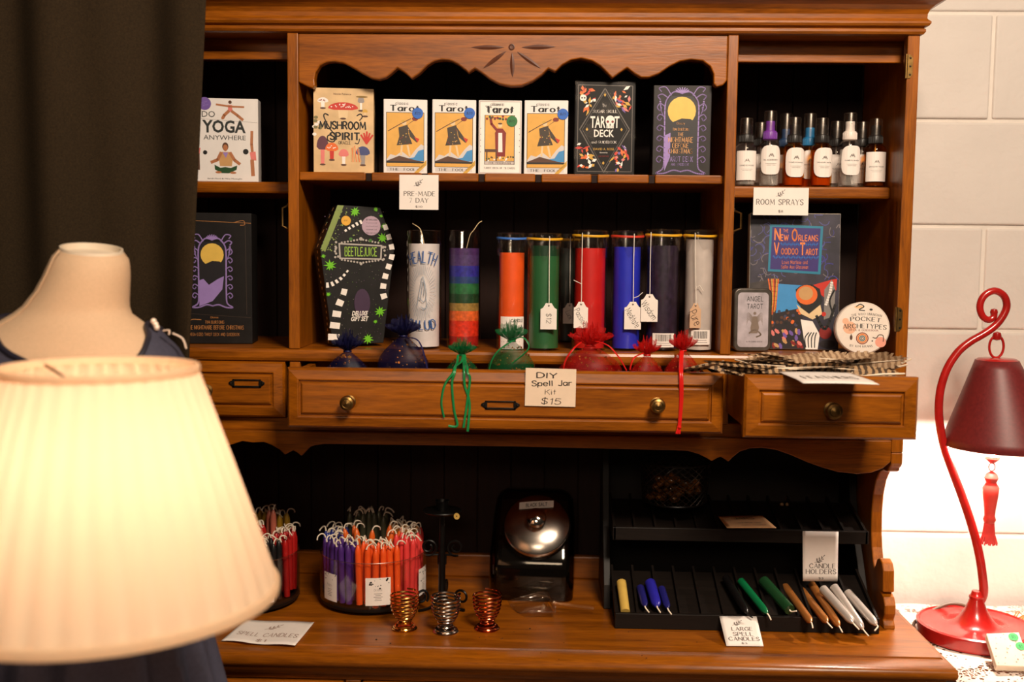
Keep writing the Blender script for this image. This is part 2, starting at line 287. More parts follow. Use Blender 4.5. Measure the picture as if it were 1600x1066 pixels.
class Canvas:
    # prints flat shapes and letters on a surface: unit coordinates (0..1 across, 0..1 up) mapped by fn(metres across, metres up, lift)
    def __init__(s, W, H, fn): s.W, s.H, s.fn = W, H, fn; s.art = MB(); s.txt = MB(); s.mats = []; s.lay = 0
    def mi(s, m):
        if m not in s.mats: s.mats.append(m)
        return s.mats.index(m)
    def put(s, mb, polys, m, lift):
        i = s.mi(m)
        for p in polys: mb.add([s.fn(a*s.W, b*s.H, lift) for a, b in p], [tuple(range(len(p)))], i)
    def nl(s): s.lay += 1; return .00012+.000004*s.lay
    def poly(s, pts, m): s.put(s.art, [pts], m, s.nl())
    def rect(s, x0, y0, x1, y1, m, n=1):
        s.put(s.art, [[(x0+(x1-x0)*k/n, y0), (x0+(x1-x0)*(k+1)/n, y0), (x0+(x1-x0)*(k+1)/n, y1), (x0+(x1-x0)*k/n, y1)] for k in range(n)], m, s.nl())
    def ell(s, cx, cy, rx, m, ry=None, n=20, a0=0, a1=2*PI, rot=0):
        ry = (rx*s.W/s.H) if ry is None else ry; pts = []
        for k in range(n+(0 if a1-a0 > 6.28 else 1)):
            a = a0+(a1-a0)*k/n; x, y = rx*s.W*math.cos(a), ry*s.H*math.sin(a)
            pts.append((cx+(x*math.cos(rot)-y*math.sin(rot))/s.W, cy+(x*math.sin(rot)+y*math.cos(rot))/s.H))
        s.poly(pts, m)
    def line(s, pts, w_, m, curve=False, closed=False, taper=False, txt=False):
        if curve: pts = smooth_pts(pts, closed, 5)
        if closed: pts = list(pts)+[pts[0]]
        q = [(a*s.W, b*s.H) for a, b in pts]; polys = []; N = len(q)-1; w_ *= s.W
        for i in range(N):
            (ax, ay), (bx, by) = q[i], q[i+1]; L = math.hypot(bx-ax, by-ay)
            if L < 1e-9: continue
            f0 = (1-i/N*.8) if taper else 1; f1 = (1-(i+1)/N*.8) if taper else 1
            dx, dy = (bx-ax)/L, (by-ay)/L; e = w_*.2
            polys.append([((ax-dx*e-dy*w_/2*f0)/s.W, (ay-dy*e+dx*w_/2*f0)/s.H), ((ax-dx*e+dy*w_/2*f0)/s.W, (ay-dy*e-dx*w_/2*f0)/s.H),
                          ((bx+dx*e+dy*w_/2*f1)/s.W, (by+dy*e-dx*w_/2*f1)/s.H), ((bx+dx*e-dy*w_/2*f1)/s.W, (by+dy*e+dx*w_/2*f1)/s.H)])
        s.put(s.txt if txt else s.art, polys, m, s.nl())
    def text(s, t, cx, cy, w_, h, m, font='sans', bold=0., shear=0., arc=0., rot=0., flip=False, lift=None, **kw):
        if font == 'sans': polys = sans_text(t, bold)
        elif font == 'serif': polys = stroke_text(t, **{**dict(thick=1.8, thin=.65, serif=1.0, gap=3.), **kw})
        elif font == 'deco': polys = stroke_text(t, **{**dict(thick=1.9, thin=.9, serif=.9, gap=2.4), **kw})
        elif font == 'mono': polys = stroke_text(t, **{**dict(thick=1.4, thin=1.3, gap=3.), **kw})
        else: polys = stroke_text(t, **{**dict(thick=1.3, thin=1.1, gap=2.2, jit=.4), **kw})
        if not polys: return
        xs = [a for p in polys for a, b in p]; ys = [b for p in polys for a, b in p]
        x0, x1, y0, y1 = min(xs), max(xs), min(ys), max(ys); out = []
        for p in polys:
            q = []
            for a, b in p:
                a = (a-x0)/(x1-x0)-.5; b = (b-y0)/(y1-y0)-.5
                a2 = a*w_*s.W+b*shear*h*s.H; b2 = b*h*s.H
                if arc:   # bend: arc = total angle; letters fan out upwards for arc > 0
                    R_ = w_*s.W/abs(arc); th = a2/R_; sg = 1 if arc > 0 else -1
                    rad = R_+b2*sg; a2 = rad*math.sin(th); b2 = sg*(rad*math.cos(th)-R_)
                a3 = a2*math.cos(rot)-b2*math.sin(rot); b3 = a2*math.sin(rot)+b2*math.cos(rot)
                q.append((cx+a3/s.W, cy+b3/s.H))
            out.append(q)
        s.put(s.txt, out, m, (s.nl()+.00006) if lift is None else lift)
    def done(s, parent, art='cover_art', txt='lettering'):
        r = []
        for mb, nm in ((s.art, art), (s.txt, txt)):
            if mb.f:
                used = sorted(set(mb.m)); mb.m = [used.index(i) for i in mb.m]
                r.append(mb.build(nm, [s.mats[i] for i in used], parent))
        return r
def ink(name, rgb, rough=.45, **k): return mat('ink_'+name, rgb, rough, var=k.pop('var', .06), **k)
def leaf_sprig(C, cx, cy, sz, m):
    q = C.W/C.H; st = lambda t: (cx+sz*(-1+1.7*t), cy+sz*q*(-.75+1.35*t-.25*math.sin(PI*t)))
    C.line([st(k/8) for k in range(9)], sz*.07, m, txt=True)
    for k in range(7):
        t = .2+.8*(k//2*2)/7+(.06 if k % 2 else 0); bx, by = st(min(1, t)); r = .75+(.85 if k % 2 else -.85)*(1 if k < 6 else 0); L = sz*(.75-.06*k)
        f = lambda d, o: (bx+math.cos(r)*d-math.sin(r)*o, by+(math.sin(r)*d+math.cos(r)*o)*q)
        C.put(C.txt, [[f(0, 0), f(L*.35, -L*.17), f(L*.7, -L*.14), f(L, 0), f(L*.7, L*.14), f(L*.35, L*.17)]], m, C.nl())
def card_sign(name, label, px4, Y, lines, thick=.0006, sprig=True, matl=None, curl=0.):
    # px4: left, right, top, bottom pixels on the plane y = Y, facing the room
    l, r, t, b = px4; a = P(l, b, Y); c = P(r, b, Y); d = P(l, t, Y)
    W, H = c.x-a.x, d.z-a.z
    root = T(name, label, 'sign', ((a.x+c.x)/2, Y, a.z))
    mb = MB(); mb.box(-W/2, W/2, -thick/2, thick/2, 0, H); mb.build('card', matl or PAPER, root)
    C = Canvas(W, H, lambda x, z, k: (x-W/2, -thick/2-k, z))
    G2 = ink('sign_grey', (104, 94, 90))
    if sprig: leaf_sprig(C, *sprig[:2], sprig[2], G2)
    for ln in lines:
        C.text(*ln[:5], G2 if len(ln) < 6 or ln[5] is None else ln[5], **(ln[6] if len(ln) > 6 else dict(font='serif')))
    C.done(root); return root
# ---------------------------------------------------------------- the setting
BLK = mat('painted_block', (218, 208, 200), .62, var=.035, scale=9, bump=.5, bscale=70)
MOR = mat('painted_mortar', (226, 216, 206), .7, var=.05, scale=20, bump=.5, bscale=90)
YW = .28
mb = MB(); mb.box(-2.2, 2.2, YW+.004, YW+.1, 0, 2.7); wall = mb.build('wall_back', MOR); wall['kind'] = 'structure'
z0s = [P(1500, y, YW).z for y in (835, 680, 518, 355, 188, 20)]
CH = (z0s[-1]-z0s[0])/5; zb = z0s[0]
bm_ = MB(); bw = .406
bm_.box(-bw/2+.0032, bw/2-.0032, 0, .02, .0032, CH-.0032)
blk0 = bm_.build('concrete_block', BLK, wall, bevel=.004, seg=3)
xj = P(1551, 100, YW).x; n = 0
random.seed(3)
for r in range(-4, 9):
    z = zb+r*CH
    if z < -.05 or z > 2.55: continue
    off = xj if r % 2 == 0 else xj-bw/2
    for k in range(-7, 5):
        x = off+(k+.5)*bw
        if x < -2.0 or x > 2.0: continue
        o = blk0 if n == 0 else blk0.copy()
        if n: COL.objects.link(o)
        o.location = (x+random.uniform(-.001, .001), YW-.0015+random.uniform(0, .0018), z); n += 1
mb = MB(); mb.box(-2.6, 2.6, -4.2, .4, -.05, 0)
fl = mb.build('floor', mat('grey_floor', (96, 84, 74), .5, scale=6)); fl['kind'] = 'structure'
# ---------------------------------------------------------------- hutch
XL, XR = -.710, .598; PL = (-.421, -.403); PR = (.293, .310)
YB = .262
hutch = T('hutch_top', 'open shelved upper cabinet of amber stained wood with drawers above the counter', 'hutch', (-.056, .13, .782))
def hb(name, m, boxes, bevel=.0015, par=None, lab=None):
    b_ = MB()
    for q in boxes: b_.box(*q)
    o = b_.build(name, m, par or hutch, world=True, bevel=bevel)
    if lab: o['label'] = lab
    return o
hb('side_panel', WZ, [(XR-.010, XR, .02, YB, 1.082, 1.765)])
hb('side_panel', WZ, [(XL, XL+.010, .02, YB, 1.082, 1.765)])
hb('face_stile', WZ, [(XR-.019, XR, 0, .02, 1.082, 1.765)]); hb('face_stile', WZ, [(XL, XL+.019, 0, .02, 1.082, 1.765)])
for a, b in (PL, PR):
    hb('divider', WZ, [(a, b, 0, YB, 1.241, 1.757)]); hb('drawer_divider', WZ, [(a, b, .003, YB, 1.1246, 1.2195)])
hb('base_shelf', WX, [(XL+.019, XR-.019, -.002, YB, 1.2195, 1.241)], .006)
hb('bottom_board', WX, [(XL+.019, XR-.019, .014, YB, 1.1015, 1.1235)])
hb('top_board', WX, [(XL, XR, 0, YB, 1.757, 1.772)])
for a, b in ((XL+.010, PL[0]), (PR[1], XR-.010)):
    hb('cell_shelf', WX, [(a, b, .085, YB, 1.502, 1.522)], .004)
    hb('door_rail', WX, [(a, b, .05, .068, 1.725, 1.757), (a, b, .045, .052, 1.722, 1.735)])
# middle shelf with notches in its front lip
nx = [P(x, 282, 0).x for x in (575, 663, 752, 841, 929, 1019)]
b_ = MB(); b_.box(PL[1], PR[0], .016, YB, 1.520, 1.5335)
e0 = PL[1]
for x in nx+[PR[0]-.004]:
    b_.box(e0, (x-.005) if x != PR[0]-.004 else x, .004, .016, 1.5195, 1.5335); e0 = x+.005
b_.build('middle_shelf', WX, hutch, world=True, bevel=.002)
for x in nx: hb('notch_plug', WB, [(x-.0052, x+.0052, .0085, .0158, 1.5192, 1.5325)], .001)  # dark filler: the shade inside each cut notch put in as colour
# back boards
nb = 20; wb = (XR-XL-.02)/nb
bb = MB(); bb.box(-wb/2+.0008, wb/2-.0008, 0, .007, 0, 1.77-.783)
for k in range(nb):
    o = bb.build('back_board', WB, hutch, bevel=.0012) if k == 0 else o0.copy()
    if k == 0: o0 = o
    else: COL.objects.link(o)
    o.location = Vector((XL+.01+(k+.5)*wb, YB, .783))-Vector(hutch.location)
hb('backing_sheet', WB, [(XL+.005, XR-.005, YB+.0075, YB+.010, .783, 1.77)], 0)  # added dark sheet, blocks the bright wall behind the board gaps
hb('back_rail', WX, [(XL+.019, XR-.019, YB-.016, YB, .782, .826)], .003)
# cornice (swept round three sides)
prof = [(0, 1.757), (.004, 1.7585), (.0065, 1.762), (.0065, 1.766), (.004, 1.7675), (.0045, 1.769), (.010, 1.7705), (.0125, 1.774), (.0125, 1.777), (.009, 1.7800), (.0075, 1.7825), (.0078, 1.789), (.0105, 1.796),
        (.017, 1.802), (.027, 1.8075), (.038, 1.8125), (.046, 1.819), (.049, 1.826), (.049, 1.842), (0, 1.842)]
b_ = MB(); NP = len(prof); vs = []
for o_, z in prof: vs += [(XL-o_, YB, z), (XL-o_, -o_, z), (XR+o_, -o_, z), (XR+o_, YB, z)]
fs = [(i*4+j, i*4+j+1, (i+1)*4+j+1, (i+1)*4+j) for i in range(NP-1) for j in range(3)]
b_.add(vs, fs); b_.build('cornice', WX, hutch, world=True)
# valance: outline measured on the face
vb = [(472, 128), (478, 134), (488, 138), (492, 134), (491, 124), (493, 113), (500, 102), (510, 97), (522, 96), (536, 98), (550, 105), (565, 114), (580, 122), (592, 124), (603, 121), (612, 114), (621, 106), (632, 113), (643, 123), (655, 115), (668, 102), (678, 96), (690, 93), (703, 94), (715, 100), (727, 109),
      (732, 114), (742, 107), (752, 113), (765, 123), (780, 131), (798, 135), (815, 134), (832, 127), (848, 116), (857, 107), (868, 112), (878, 102), (892, 94), (908, 91), (925, 95), (938, 103), (950, 115), (957, 122), (968, 114), (980, 106), (990, 114), (1002, 121), (1014, 121), (1030, 115), (1046, 104), (1062, 96), (1080, 93), (1098, 95), (1110, 104), (1115, 116), (1115, 131), (1120, 136), (1130, 133), (1134, 126)]
pts = [(P(x, y, .002).x, P(x, y, .002).z) for x, y in vb]
pts[0] = (PL[1], pts[0][1]); pts[-1] = (PR[0], pts[-1][1])
pts += [(PR[0], 1.757), (PL[1], 1.757)]
b_ = MB(); b_.prism(pts, .002, .021); val = b_.build('valance', WX, hutch, world=True, bevel=.002)
CARV = mat('carved_groove', (84, 40, 16), .5)
def petal(x0, y0, x1, y1, wd):
    a, c = P(x0, y0, .002), P(x1, y1, .002); d = (c-a); L = d.length; d.normalize(); nrm = Vector((-d.z, 0, d.x)); m_ = MB(); v = []; N = 8
    for i in range(N+1):
        t = i/N; w_ = wd*math.sin(PI*t)**.8; p = a+d*(L*t)
        v += [p+nrm*w_+Vector((0, -.0006, 0)), p+Vector((0, -.0016*math.sin(PI*t)-.0003, 0)), p-nrm*w_+Vector((0, -.0006, 0))]
    m_.add(v, [(i*3+j, i*3+j+1, i*3+j+4, i*3+j+3) for i in range(N) for j in range(2)], 0, False)
    m_.build('carved_petal', CARV, val, world=True)
for q in ((736, 74, 788, 74, .0035), (815, 74, 868, 73, .0037), (755, 107, 791, 80, .0033), (800, 82, 801, 121, .0037), (808, 81, 845, 107, .0033)): petal(*q)
m_ = MB(); c_ = P(799.5, 73.5, .002); m_.lathe([(.0052, 0), (.005, .0014), (.0036, .0018), (.003, .0006), (0, .0004)], 16, M=Matrix.Translation(c_) @ Matrix.Rotation(PI/2, 4, 'X')); m_.build('carved_button', CARV, val, world=True)
# apron under the drawers
ab = [(395, 692), (412, 691), (425, 696), (437, 703), (445, 711), (452, 707), (458, 704), (465, 708), (471, 713), (476, 707), (484, 699), (492, 696), (508, 694), (800, 698), (1052, 704), (1075, 705), (1092, 710), (1104, 716), (1112, 721), (1119, 717), (1126, 714), (1133, 718), (1138, 722), (1145, 715), (1156, 706), (1172, 701), (1190, 700), (1212, 703), (1235, 711), (1260, 722), (1285, 731), (1310, 738), (1340, 741), (1362, 739), (1380, 732), (1392, 722)]
pts = [(P(x, y, .002).x, P(x, y, .002).z) for x, y in ab]
XA = P(1392, 722, .002).x
cx = (XL+XR)/2
left = [(2*cx-x, z) for x, z in pts if x > P(1200, 700, .002).x][::-1]
pts = [(max(XL+.019, left[0][0]), left[0][1])]+left[1:]+[q for q in pts if q[0] > left[-1][0]+.005]
pts += [(XA, 1.1015), (XL+.019, 1.1015)]
b_ = MB(); b_.prism(pts, .002, .02); b_.build('scalloped_apron', WX, hutch, world=True, bevel=.0015)
# brackets: side profile, (y, z)
zt = 1.082
bp = [(0, 1.0818), (0, 1.064), (.004, 1.058), (.012, 1.054), (.013, 1.049), (.020, 1.046), (.040, 1.045), (.058, 1.038), (.075, 1.020), (.087, .992), (.091, .960), (.089, .925), (.083, .900), (.074, .880), (.066, .868), (.061, .874), (.052, .888), (.040, .893), (.026, .889), (.018, .877), (.016, .858), (.014, .842), (.026, .839), (.012, .834), (.003, .822), (.003, .808), (.010, .796), (.004, .788), (.002, .782), (YB, .782), (YB, 1.0818)]
for x in (XR-.019, XL):
    b_ = MB(); b_.prism(bp, x, x+.019, plane='yz'); b_.build('scroll_bracket', WZ, hutch, world=True, bevel=.002)
# drawers
def knob(par, c, s=1.):
    m_ = MB(); m_.lathe([(.0105*s, 0), (.0105*s, .002), (.005*s, .004), (.0045*s, .011), (.010*s, .014), (.0118*s, .018), (.0105*s, .022), (.0075*s, .0235), (.0065*s, .0225), (0, .0245)], 20, M=Matrix.Translation(c) @ Matrix.Rotation(PI/2, 4, 'X'))
    return m_.build('knob', BRASS, par, world=True)
def label_frame(par, c, wd=.048, h=.0135):
    m_ = MB(); x, y, z = c
    for q in ((x-wd/2, x+wd/2, z+h/2-.002, z+h/2), (x-wd/2, x+wd/2, z-h/2, z-h/2+.003), (x-wd/2, x-wd/2+.0035, z-h/2, z+h/2), (x+wd/2-.0035, x+wd/2, z-h/2, z+h/2)): m_.box(q[0], q[1], y-.0022, y, q[2], q[3])
    for sg in (-1, 1):
        m_.prism([(x+sg*wd/2, z-.005), (x+sg*(wd/2+.006), z-.001), (x+sg*(wd/2+.006), z+.002), (x+sg*wd/2, z+.005)], y-.0018, y)
        m_.lathe([(.0018, 0), (.0015, .001), (0, .0013)], 8, M=Matrix.Translation((x+sg*(wd/2+.0025), y-.0018, z)) @ Matrix.Rotation(PI/2, 4, 'X'))
    return m_.build('label_frame', DARKM, par, world=True, bevel=.0005)
def drawer(x0, x1, z0, z1, Y, depth, label, m=.0215, boxin=.008, side_drop=.012, side_top=None):
    b_ = MB(); t = .019; zl = z0+.010; sx0, sx1 = x0+boxin, x1-boxin; st = side_top or z1-.006
    # raised field front: outer bevel, groove, field
    o_ = [(x0, z0), (x1, z0), (x1, z1), (x0, z1)]; q = lambda d: [(x0+d, z0+d), (x1-d, z0+d), (x1-d, z1-d), (x0+d, z1-d)]
    rings = [(o_, Y+t), (o_, Y+.0075), (q(.0035), Y+.003), (q(m-.0045), Y), (q(m-.003), Y+.0003), (q(m-.002), Y+.0038), (q(m), Y+.0038), (q(m+.0015), Y+.0005), (q(m+.004), Y-.0012)]
    v = [(a, y, b) for r_, y in rings for a, b in r_]
    fs = [(i*4+j, i*4+(j+1) % 4, (i+1)*4+(j+1) % 4, (i+1)*4+j) for i in range(len(rings)-1) for j in range(4)]+[tuple(len(v)-4+j for j in range(4)), (3, 2, 1, 0)]
    b_.add(v, fs)
    for bx in ((sx0, sx0+.011, Y+t, Y+depth, zl, st), (sx1-.011, sx1, Y+t, Y+depth, zl, st), (sx0+.011, sx1-.011, Y+depth-.011, Y+depth, zl, st), (sx0+.011, sx1-.011, Y+t, Y+depth-.011, zl, zl+.006)): b_.box(*bx)
    o = b_.build('drawer', WX, hutch, world=True); o['label'] = label; return o
dl = drawer(XL+.012, -.4285, 1.1250, 1.2190, -.004, .24, 'closed drawer')
label_frame(dl, (P(386, 599, -.004).x, -.0055, P(386, 599, -.004).z))
knob(dl, (P(323, 610, -.005).x, -.005, P(323, 610, -.005).z))
label_frame(dl, (-.64, -.0055, P(386, 599, -.004).z))
DY = -.115
dc = drawer(-.3975, .2817, 1.1272, 1.2215, DY, .33, 'long drawer pulled part way out')
for px, py in ((544, 629), (1027, 633)): c = P(px, py, DY-.01); knob(dc, (c.x, DY-.0012, c.z))
c = P(782, 633, DY); label_frame(dc, (c.x, DY-.0012, c.z))
FY = -.195
df = drawer(.2983, .5515, 1.1357, 1.2284, FY, .40, 'short drawer pulled far out', m=.024)
c = P(1304, 643, FY-.02); knob(df, (c.x, FY-.0012, c.z), 1.05)
# hinges and latch plates
def hinge(px, py0, py1):
    a, b = P(px, py0, 0), P(px, py1, 0); x = XR-.019; m_ = MB()
    z1, z0 = a.z, b.z; zm = (z0+z1)/2
    m_.prism([(x-.001, z0), (x+.005, z0+.001), (x+.0085, z0+.006), (x+.0085, z1-.006), (x+.005, z1-.001), (x-.001, z1)], -.0016, 0)
    m_.tube([(x-.002, -.002, z0), (x-.002, -.002, z1)], .0022, 10)
    o = m_.build('hinge', BRASS, hutch, world=True)
    m2 = MB()
    for z in (z0+.006, zm, z1-.006): m2.lathe([(.0017, 0), (.0013, .0007), (0, .0009)], 8, M=Matrix.Translation((x+.0045, -.0016, z)) @ Matrix.Rotation(PI/2, 4, 'X'))
    m2.build('screw', DARKM, o, world=True)
hinge(1420, 85, 123); hinge(1404, 480, 518)
def latch(px0, px1, py0, py1, sg):
    a = P(px0, py0, .02); b = P(px1, py1, .02); m_ = MB(); zA, zB = a.z, b.z; x0, x1 = (a.x, b.x)
    m_.tube([(x0, .022, zA+.004), (x0, .015, zA), (x1, .012, zA-.004), (x1, .012, zB+.004), (x0, .015, zB), (x0, .022, zB-.004)], .0019, 6)
    return m_.build('latch_plate', BRASS, hutch, world=True)
latch(1147, 1156, 330, 361, 1); latch(450, 443, 322, 357, -1)
# ---------------------------------------------------------------- base cabinet
CZ = .782
base = T('base_cabinet', 'lower cabinet of amber stained wood whose polished top carries the hutch', 'cabinet', (-.056, .05, 0))
BX0, BX1 = -.748, .637; FYc = -.163
b_ = MB()
# top with a groove ploughed near its edge (front and right) and a rounded nose
pr = [(-.1195, CZ), (-.1205, CZ-.0025), (-.1235, CZ-.0025), (-.125, CZ-.0012), (-.148, CZ-.002), (-.156, CZ-.0035), (-.1615, CZ-.007), (-.1635, CZ-.012), (-.162, CZ-.0175), (-.157, CZ-.022), (-.15, CZ-.024), (-.13, CZ-.024)]
XG = .628
b_.add([(BX0+.04, YW-.012, CZ), (BX0+.04, -.1195, CZ), (XG, -.1195, CZ), (XG, YW-.012, CZ)], [(0, 1, 2, 3)])
vs = []
for y, z in pr:
    o_ = -.1195-y; vs += [(BX0+.04-o_, YW-.012, z), (BX0+.04-o_, y, z), (XG+o_*.25, y, z), (XG+o_*.25, YW-.012, z)]
b_.add(vs, [(i*4+j, i*4+j+1, (i+1)*4+j+1, (i+1)*4+j) for i in range(len(pr)-1) for j in range(3)], 0, True)
b_.box(BX0+.03, XG, -.15, YW-.012, CZ-.0245, CZ-.006)
b_.build('worktop', WX, base, world=True, sharp=50)
pr = [(-.150, CZ-.024), (-.150, CZ-.028), (-.146, CZ-.031), (-.141, CZ-.035), (-.139, CZ-.041), (-.132, CZ-.043), (-.12, CZ-.043)]
b_ = MB(); vs = []
for y, z in pr: o_ = -.13-y; vs += [(BX0+.03-o_, YW-.012, z), (BX0+.03-o_, y, z), (XG-.012+o_*.5, y, z), (XG-.012+o_*.5, YW-.012, z)]
b_.add(vs, [(i*4+j, i*4+j+1, (i+1)*4+j+1, (i+1)*4+j) for i in range(len(pr)-1) for j in range(3)], 0, True)
b_.build('edge_moulding', WX, base, world=True, sharp=35)
def bb_(name, m, *boxes, bevel=.002):
    q = MB()
    for k in boxes: q.box(*k)
    return q.build(name, m, base, world=True, bevel=bevel)
bb_('side_panel', WZ, (.600, .618, -.13, YW-.012, 0, CZ-.0245)); bb_('side_panel', WZ, (-.73, -.712, -.13, YW-.012, 0, CZ-.0245))
bb_('back_panel', WB, (-.712, .600, YW-.02, YW-.013, .08, CZ-.03))
bb_('floor_board', WX, (-.712, .600, -.10, YW-.02, .08, .10)); bb_('plinth', WX, (-.712, .600, -.11, -.09, 0, .08))
st = [-.712, P(552, 1058, -.13).x, P(779, 1058, -.13).x, .600]
bb_('face_rail', WX, (-.712, .600, -.132, -.11, CZ-.052, CZ-.0245)); bb_('face_rail', WX, (-.712, .600, -.132, -.11, .08, .115)); bb_('face_rail', WX, (-.712, .600, -.132, -.11, .55, .575))
for x in st[1:3]: bb_('face_stile', WZ, (x-.012, x+.012, -.1315, -.11, .115, CZ-.052))
for a, b in zip(st, st[1:]):
    o = bb_('drawer', WX, (a+.014, b-.014, -.137, -.118, .58, CZ-.0535), bevel=.004)
    knob(o, ((a+b)/2, -.137, .655)); o = bb_('door', WZ, (a+.014, b-.014, -.137, -.118, .118, .545), bevel=.004); knob(o, (b-.04, -.137, .40))
# ---------------------------------------------------------------- boxed decks and books on the shelves
random.seed(11)
K = dict(white=(240, 232, 224), black=(22, 20, 19), cream=(226, 196, 150), red=(196, 44, 28), orange=(226, 104, 34), yellow=(226, 168, 52), blue=(24, 96, 190), green=(24, 112, 50), purple=(112, 84, 160),
         lilac=(152, 126, 190), skin=(176, 112, 72), brown=(86, 52, 34), grey=(150, 142, 140), pink=(222, 122, 116), dkred=(130, 24, 18), tan=(196, 150, 96), teal=(40, 110, 130), navy=(34, 30, 92), gold=(206, 160, 60), lime=(110, 190, 40), slate=(60, 60, 84), dkgreen=(30, 70, 34), sky=(60, 140, 200), ltgrey=(208, 202, 200))
def I(n, **k): return ink(n, K[n], **k)
def box_thing(name, label, cat, pxl, pxr, pyt, zb, Y, depth, body, rotz=0., tilt=0., side=None, group=None, bevel=.0012, W=None):
    a, c, d = P(pxl, 300, Y), P(pxr, 300, Y), P((pxl+pxr)/2, pyt, Y)
    W = W or c.x-a.x; H = d.z-zb
    root = T(name, label, cat, ((a.x+c.x)/2, Y, zb+.0003+depth*math.sin(-tilt)), (tilt, 0, rotz), group)
    mb = MB(); mb.box(-W/2, W/2, 0, depth, 0, H); mb.build('box', body, root, bevel=bevel)
    return root, W, H, Canvas(W, H, lambda x, z, k: (x-W/2, -k, z))
ZM = 1.5336; ZS = 1.5221; ZB = 1.2411
def flatbox(C, m): C.rect(0.004, .003, .996, .997, m)
# yoga deck
r, W, H, C = box_thing('yoga_card_box', 'white boxed card set about yoga poses in the upper left cell', 'card box', 309, 403, 154, ZS, .10, .035, mat('white_carton', (232, 226, 222), .4, var=.02), rotz=.12)
U = lambda x, y: ((x-118)/(434-118), (1013-y)/(1013-545))
def YP(pts): return [U(*p) for p in pts]
C.ell(*U(163, 577), .105, I('purple')); C.text('YOU CAN\nDO IT\nHERE TOO', *U(163, 577), .11, .055, I('lilac'), rot=.3)
DKG = ink('dkink', (40, 44, 42))
C.text('DO', *U(182, 635), .21, .072, DKG); C.text('YOGA', *U(260, 703), .70, .155, DKG, bold=.03); C.text('ANYWHERE', *U(263, 765), .68, .055, DKG)
C.text('Sarah Hurd & Mike Mastaglio', *U(262, 997), .56, .022, DKG)
sk, br = I('skin'), I('brown')
C.ell(*U(292, 566), .028, br); C.poly(YP([(281, 582), (302, 582), (305, 618), (282, 618)]), I('pink')); C.line(YP([(222, 580), (290, 590), (362, 592)]), .03, sk)
C.line(YP([(285, 616), (262, 640), (255, 655)]), .05, sk); C.line(YP([(300, 616), (330, 640), (356, 664)]), .045, sk); C.ell(*U(253, 656), .02, sk)
C.ell(*U(266, 815), .05, br, ry=.05); C.ell(*U(266, 822), .038, sk, ry=.04)
C.poly(YP([(246, 845), (288, 845), (304, 880), (298, 925), (238, 925), (232, 880)]), I('tan')); C.poly(YP([(252, 848), (280, 848), (268, 880)]), I('lilac'))
C.line(YP([(244, 850), (226, 890), (194, 905)]), .05, sk); C.line(YP([(290, 850), (312, 890), (338, 912)]), .05, sk)
C.poly(YP([(210, 918), (240, 935), (265, 930), (292, 935), (326, 920), (322, 945), (285, 965), (245, 965), (212, 945)]), I('dkgreen')); C.ell(*U(230, 960), .05, sk, ry=.014); C.ell(*U(305, 962), .05, sk, ry=.014)
C.line(YP([(127, 735), (128, 800), (124, 840)]), .04, br); C.poly(YP([(119, 825), (140, 825), (136, 860), (119, 858)]), I('pink')); C.line(YP([(127, 860), (128, 945)]), .05, br); C.ell(*U(163, 850), .035, I('black'))
C.line(YP([(402, 728), (400, 800), (404, 850)]), .045, sk); C.poly(YP([(390, 845), (420, 840), (424, 890), (396, 890)]), I('pink')); C.line(YP([(402, 890), (406, 975)]), .06, sk); C.ell(*U(370, 842), .045, I('black'))
C.line(YP([(122, 660), (430, 678)]), .004, I('grey')); C.done(r)
# mushroom deck
r, W, H, C = box_thing('mushroom_card_deck', 'parchment coloured card deck with a red spotted toadstool on its front', 'card deck', 491, 583.5, 138, ZM, .032, .05, mat('parchment', (206, 172, 124), .55, var=.12, scale=35), rotz=.12)
flatbox(C, ink('parch', (214, 180, 132), var=.16, scale=30))
U = lambda x, y: ((x-748)/(1078-748), (952-y)/(952-492))
def shroom(x, y, w_, h, cap, stem, dots=None):
    C.poly(YP([(x-w_*.14, y), (x+w_*.14, y), (x+w_*.18, y-h), (x-w_*.18, y-h)]), stem)
    pts = [(x+w_*.5*math.cos(a), y-h*.85-h*.55*math.sin(a)) for a in [PI*k/10 for k in range(11)]]; C.poly(YP(pts+[(x-w_*.3, y-h*.72), (x+w_*.3, y-h*.72)]), cap)
    if dots:
        for k in range(int(w_/8)): a = random.uniform(.2, 2.9); q = random.uniform(.25, .9); C.ell(*U(x+w_*.45*q*math.cos(a), y-h*.88-h*.48*q*math.sin(a)), .011, dots, ry=.006, n=8)
    C.ell(*U(x, y+2), .05, I('brown'), ry=.012, n=10)
wht = I('white')
shroom(910, 655, 165, 62, I('red'), I('cream'), wht); shroom(800, 600, 60, 40, wht, wht, I('dkred')); shroom(1008, 610, 36, 55, I('grey'), wht); shroom(1030, 640, 30, 26, I('gold'), I('cream'))
C.ell(*U(1012, 537), .1, ink('olive', (130, 100, 30)), ry=.012)
shroom(798, 905, 66, 110, ink('plum', (92, 44, 60)), I('pink')); shroom(848, 880, 72, 66, I('orange'), I('red'), wht); shroom(913, 905, 56, 60, I('pink'), wht); shroom(1018, 905, 78, 72, ink('dusk', (60, 70, 120)), I('grey'))
for k in range(7): C.line(YP([(955+k*9, 890), (962+k*6+random.uniform(-12, 12), 795+random.uniform(0, 30))]), .012, I('orange') if k % 2 else I('tan'))
for k in range(5): C.line(YP([(1038, 790), (1008+k*16, 725+abs(k-2)*9)]), .03, I('red'))
for k in range(9): C.ell(*U(768+random.uniform(-18, 22), 690+random.uniform(-45, 55)), .035, I('white') if k % 2 else ink('sage', (120, 112, 70)), ry=.018)
C.text('Nicole Patience', *U(906, 524), .29, .022, I('brown'))
